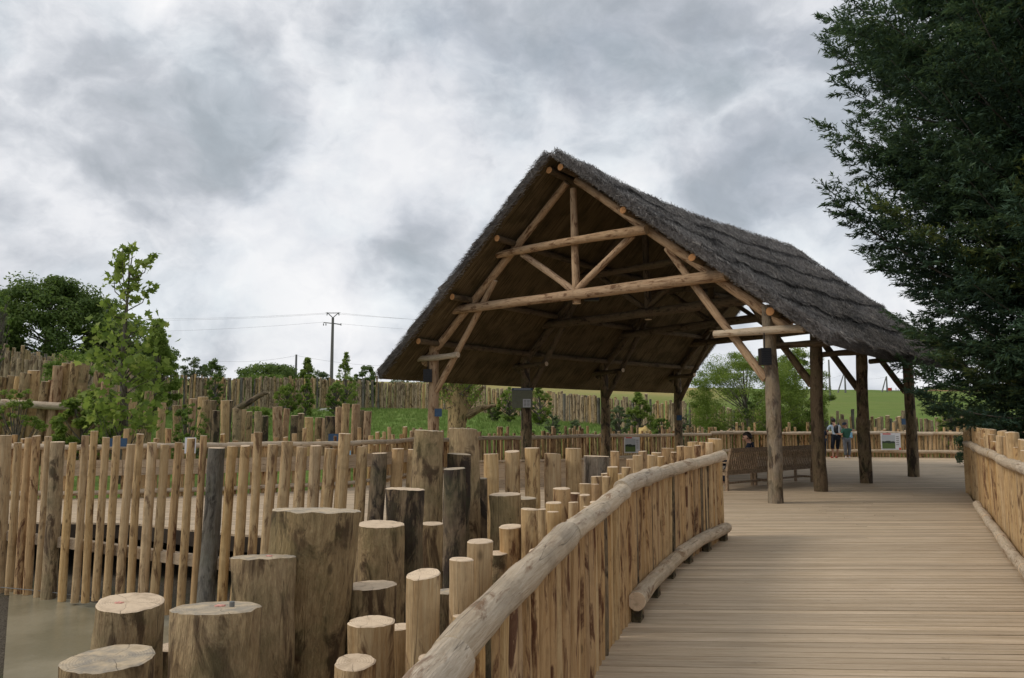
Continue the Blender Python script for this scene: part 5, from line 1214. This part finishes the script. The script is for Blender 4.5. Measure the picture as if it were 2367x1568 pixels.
def person(label, cat, origin, face, sc, pose, hairmat, top, bottom, shoe, cap=None, hairlong=False, leglen=1.0):
    """pose: dict of joints in metres for a 1.75 m figure: x right of the figure, y forward, z up"""
    root = empty('person', (*origin[:2], origin[2]), label, cat); f = np.array([face[0], face[1]])/np.hypot(*face); rgt = np.array([f[1], -f[0]])
    def T(p): return (*(rgt*p[0]*sc+f*p[1]*sc), p[2]*sc)
    def mk(names, radii, edges, nm, mat, ri=0, sub=2):
        J = [(*T(pose[n] if isinstance(n, str) else n), r*sc) for n, r in zip(names, radii)]; return skin(nm, J, edges, mat, root, ri, sub)
    p = pose; A = lambda a, b, t: tuple(p[a][i]*(1-t)+p[b][i]*t for i in range(3))
    names = ['pel', 'waist', 'chest', 'neckb', 'neck', 'headl', 'headc', 'headt']; rd = [.115, .105, .12, .075, .052, .075, .097, .07]; E = [(i, i+1) for i in range(7)]
    for s in ('l', 'r'):
        i = len(names); names += ['sh'+s, 'el'+s, 'wr'+s, 'ha'+s]; rd += [.055, .042, .029, .032]; E += [(2, i), (i, i+1), (i+1, i+2), (i+2, i+3)]
        w = np.array(p['wr'+s]); h = np.array(p['ha'+s]); d = (h-w)/max(np.linalg.norm(h-w), 1e-5); sd = np.cross(d, [0, 0, 1]); sd = sd/max(np.linalg.norm(sd), 1e-5); hb = i+3
        for k, (o_, ln) in enumerate(((-.030, .070), (-.010, .083), (.010, .078), (.028, .06))):   # four fingers, gently curled
            q1 = h+sd*o_+d*.03; q2 = q1+d*ln*.55+np.array([0, 0, -.008]); q3 = q2+d*ln*.4+np.array([0, 0, -.022]); j = len(names); names += [tuple(q1), tuple(q2), tuple(q3)]; rd += [.010, .009, .008]; E += [(hb, j), (j, j+1), (j+1, j+2)]
        q1 = w+(h-w)*.6+sd*.035; q2 = q1+sd*.025+d*.035; j = len(names); names += [tuple(q1), tuple(q2)]; rd += [.011, .009]; E += [(i+2, j), (j, j+1)]
        i = len(names); names += ['hi'+s, 'kn'+s, 'an'+s, 'he'+s, 'to'+s]; rd += [.088, .058, .038, .04, .032]; E += [(0, i), (i, i+1), (i+1, i+2), (i+2, i+3), (i+3, i+4)]
    hf = np.array(p['headc'])-np.array(p['headl']); look = np.array(p.get('look', (0, 1, 0))); sdh = np.cross(look, [0, 0, 1])
    nose = np.array(p['headc'])+look*.108+np.array([0, 0, -.03]); j = len(names); names += [tuple(nose)]; rd += [.014]; E += [(6, j)]
    for s in (-1, 1): j = len(names); names += [tuple(np.array(p['headc'])+sdh*s*.092+np.array([0, 0, -.02]))]; rd += [.018]; E += [(6, j)]
    mk(names, rd, E, 'body', M['skin'])
    # eyes and mouth
    for s in (-1, 1):
        mb = MB(); c = np.array(T(np.array(p['headc'])+look*.088+sdh*s*.033)); log(mb, [c+np.array(root.location)-np.array([0, 0, .008*sc]), c+np.array(root.location)+np.array([0, 0, .008*sc])], .011*sc, 8, 0, 0, 0); mb.build('eye', M['hair'], root)
    mb = MB(); c = np.array(T(np.array(p['headc'])+look*.088+np.array([0, 0, -.07])))+np.array(root.location); sw = np.array([*(rgt*sdh[0]+f*sdh[1]), 0])*.022*sc; log(mb, [c-sw, c+sw], .006*sc, 6, 0, 0, 0); mb.build('mouth', M['red'], root)
    # clothes follow the same joints, a little fuller
    n2 = ['pel', 'waist', 'chest', A('chest', 'neckb', .85)]; r2 = [.135, .128, .142, .085]; E2 = [(0, 1), (1, 2), (2, 3)]
    for s in ('l', 'r'): i = len(n2); n2 += ['sh'+s, A('sh'+s, 'el'+s, .85)] + (['el'+s, A('el'+s, 'wr'+s, .85)] if p.get('sleeves') else []); k = 4 if p.get('sleeves') else 2; r2 += [.078, .066, .058, .045][:k]; E2 += [(2, i)]+[(i+q, i+q+1) for q in range(k-1)]
    mk(n2, r2, E2, 'shirt', top, 1)
    n3 = ['pel']; r3 = [.14]; E3 = []
    for s in ('l', 'r'): i = len(n3); n3 += ['hi'+s, 'kn'+s, A('kn'+s, 'an'+s, leglen)]; r3 += [.108, .085, .066]; E3 += [(0, i), (i, i+1), (i+1, i+2)]
    mk(n3, r3, E3, 'trousers', bottom)
    for s in ('l', 'r'): mk(['he'+s, 'to'+s], [.052, .045], [(0, 1)], 'shoe', shoe)
    hc = np.array(p['headc']); lk = look/np.linalg.norm(look); sd_ = np.cross(lk, [0, 0, 1]); sd_ /= np.linalg.norm(sd_); upv = np.cross(sd_, lk)
    def shell(nm, mat, rx, ry, rz, off, keep):
        vs, fs = [], []; n1, n2 = 20, 12
        for i in range(n2+1):
            ph = math.pi*i/n2
            for j in range(n1):
                a = j/n1*6.283; v = np.array([math.cos(a)*math.sin(ph), math.sin(a)*math.sin(ph), math.cos(ph)]); k = keep(v)
                q = hc+off+sd_*v[0]*rx*k+lk*v[1]*ry*k+upv*v[2]*rz*k; vs.append(np.array(T(q))+np.array(root.location))
        for i in range(n2):
            for j in range(n1): k = (j+1) % n1; fs.append((i*n1+j, (i+1)*n1+j, (i+1)*n1+k, i*n1+k))
        mb = MB(); mb.add(vs, fs, 0); mb.build(nm, mat, root)
    # hair covers crown, sides and nape; the face side is drawn in under the skin
    shell('hair', hairmat, .102, .118, .122, np.array([0, 0, .012])-lk*.012, lambda v: (.72 if (v[1] > .28 and v[2] < .42) or v[2] < -.55 else 1.0)+.03*math.sin(v[0]*23+v[2]*17))
    if cap is not None:
        shell('cap', cap, .112, .128, .125, np.array([0, 0, .022]), lambda v: .75 if v[2] < .15 else 1.0)
        shell('cap_brim', cap, .085, .12, .02, lk*.11+np.array([0, 0, .035]), lambda v: 1.0)
    return root, T
def sitter():
    a, d, n, L = b1; o = a+d*1.30+n*.30; n = np.array([-.9, .42])   # on the seat
    z = .46
    pose = dict(pel=(0, .0, .56), waist=(0, -.05, .70), chest=(0, -.06, .92), neckb=(0, -.03, 1.07), neck=(0, .0, 1.09), headl=(0, .03, 1.16), headc=(0, .045, 1.22), headt=(0, .03, 1.29), look=(-.35, .93, -.08), sleeves=1,
                shl=(-.19, -.05, 1.03), ell=(-.24, .08, .78), wrl=(-.12, .30, .66), hal=(-.06, .37, .65), shr=(.19, -.05, 1.03), elr=(.24, .08, .78), wrr=(.12, .30, .66), har=(.06, .37, .65),
                hil=(-.09, .05, .55), knl=(-.14, .47, .56), anl=(-.20, .62, .12), hel=(-.20, .58, .05), tol=(-.21, .78, .045), hir=(.09, .05, .55), knr=(.10, .47, .60), anr=(-.16, .66, .56), her=(-.19, .62, .53), tor=(-.25, .74, .56))
    person('dark-haired person in a dark jacket sitting on the bench with one leg crossed, looking left', 'person', (*o, 0), n, .98, pose, M['hair'], M['navy'], M['navy'], M['shoe'])
sitter()
def standers():
    o = G(1934, 1054)[:2]; o = np.array([o[0], 33.6]); o[0] = ray(1934, 1050)[0]/ray(1934, 1050)[1]*33.6
    pose = dict(pel=(0, 0, .95), waist=(0, .03, 1.08), chest=(0, .09, 1.30), neckb=(0, .14, 1.46), neck=(0, .17, 1.51), headl=(0, .20, 1.57), headc=(0, .22, 1.62), headt=(0, .22, 1.69), look=(0, .96, -.28),
                shl=(-.20, .10, 1.41), ell=(-.30, .20, 1.17), wrl=(-.22, .38, 1.14), hal=(-.18, .44, 1.14), shr=(.20, .10, 1.41), elr=(.29, .2, 1.17), wrr=(.18, .38, 1.14), har=(.12, .44, 1.14),
                hil=(-.10, 0, .92), knl=(-.15, .06, .50), anl=(-.17, -.02, .09), hel=(-.17, -.03, .05), tol=(-.19, .16, .04), hir=(.10, 0, .92), knr=(.10, .10, .50), anr=(.06, .08, .09), her=(.06, .07, .05), tor=(.05, .26, .04))
    r, T = person('adult in pale blue top and navy knee-length shorts at the far railing, seen from behind', 'person', (*o, 0), (0, 1), .97, pose, M['hair'], M['shirtblue'], M['navy'], M['redshoe'], leglen=.35)
    # backpack worn by the adult: a thing of its own
    c = np.array([o[0], 33.6-.13, 1.22]); root = empty('backpack', c, 'black backpack with a light stripe on the back of the adult at the far railing', 'backpack')
    sc = lambda *x: tuple(np.array(x))
    skin('bag', [(0, 0, -.20, .13), (0, -.01, 0, .15), (0, 0, .20, .11)], [(0, 1), (1, 2)], M['black'], root)
    skin('front_pocket', [(0, -.11, -.16, .07), (0, -.12, .02, .07)], [(0, 1)], M['navy'], root)
    mb = MB(); box(mb, c+np.array([.01, -.20, .0]), .045, .015, .30); mb.build('stripe', M['white'], root)
    for s in (-1, 1): mb = MB(); log(mb, [c+np.array([s*.11, .05, .22]), c+np.array([s*.15, .18, .26]), c+np.array([s*.16, .25, .12])], .02, 6, 0, 0, 0); mb.build('strap', M['navy'], root)
    x = ray(1958, 1050); o2 = np.array([x[0]/x[1]*33.3, 33.3])
    pose = dict(pel=(0, 0, .93), waist=(.0, .0, 1.07), chest=(.0, -.02, 1.30), neckb=(-.02, -.02, 1.44), neck=(-.03, -.01, 1.49), headl=(-.05, .01, 1.55), headc=(-.05, .02, 1.61), headt=(-.05, .02, 1.68), look=(-.75, -.65, -.08),
                shl=(-.19, -.04, 1.38), ell=(-.27, -.12, 1.15), wrl=(-.38, .0, 1.18), hal=(-.44, .05, 1.18), shr=(.19, -.02, 1.38), elr=(.33, .10, 1.36), wrr=(.52, .28, 1.36), har=(.60, .34, 1.35),
                hil=(-.10, 0, .9), knl=(-.10, -.05, .5), anl=(-.06, .0, .09), hel=(-.06, .03, .05), tol=(-.12, -.14, .04), hir=(.11, 0, .9), knr=(.14, .02, .5), anr=(.12, .05, .09), her=(.12, .08, .05), tor=(.10, -.10, .04))
    person('youngster in green shirt, grey trousers and dark cap leaning on the far railing', 'person', (*o2, 0), (0, 1), .87, pose, M['hair'], M['green_cloth'], M['greycloth'], M['shoe'], cap=M['navy'], leglen=.9)
    x = ray(1903, 1050); o3 = np.array([x[0]/x[1]*33.6, 33.6])
    pose3 = dict(pel=(0, 0, .95), waist=(0, .03, 1.08), chest=(0, .07, 1.30), neckb=(0, .10, 1.46), neck=(0, .12, 1.51), headl=(0, .14, 1.57), headc=(0, .15, 1.62), headt=(0, .15, 1.69), look=(0, .98, -.2),
                shl=(-.20, .08, 1.41), ell=(-.27, .2, 1.17), wrl=(-.15, .38, 1.14), hal=(-.10, .44, 1.14), shr=(.20, .08, 1.41), elr=(.27, .2, 1.17), wrr=(.18, .38, 1.14), har=(.12, .44, 1.14),
                hil=(-.10, 0, .92), knl=(-.12, .04, .50), anl=(-.12, 0, .09), hel=(-.12, -.02, .05), tol=(-.14, .16, .04), hir=(.10, 0, .92), knr=(.10, .04, .50), anr=(.10, 0, .09), her=(.10, -.02, .05), tor=(.10, .16, .04))
    person('smaller person in dark clothes at the far railing, almost hidden behind the second right post', 'person', (*o3, 0), (0, 1), .80, pose3, M['hair'], M['navy'], M['navy'], M['redshoe'])
standers()
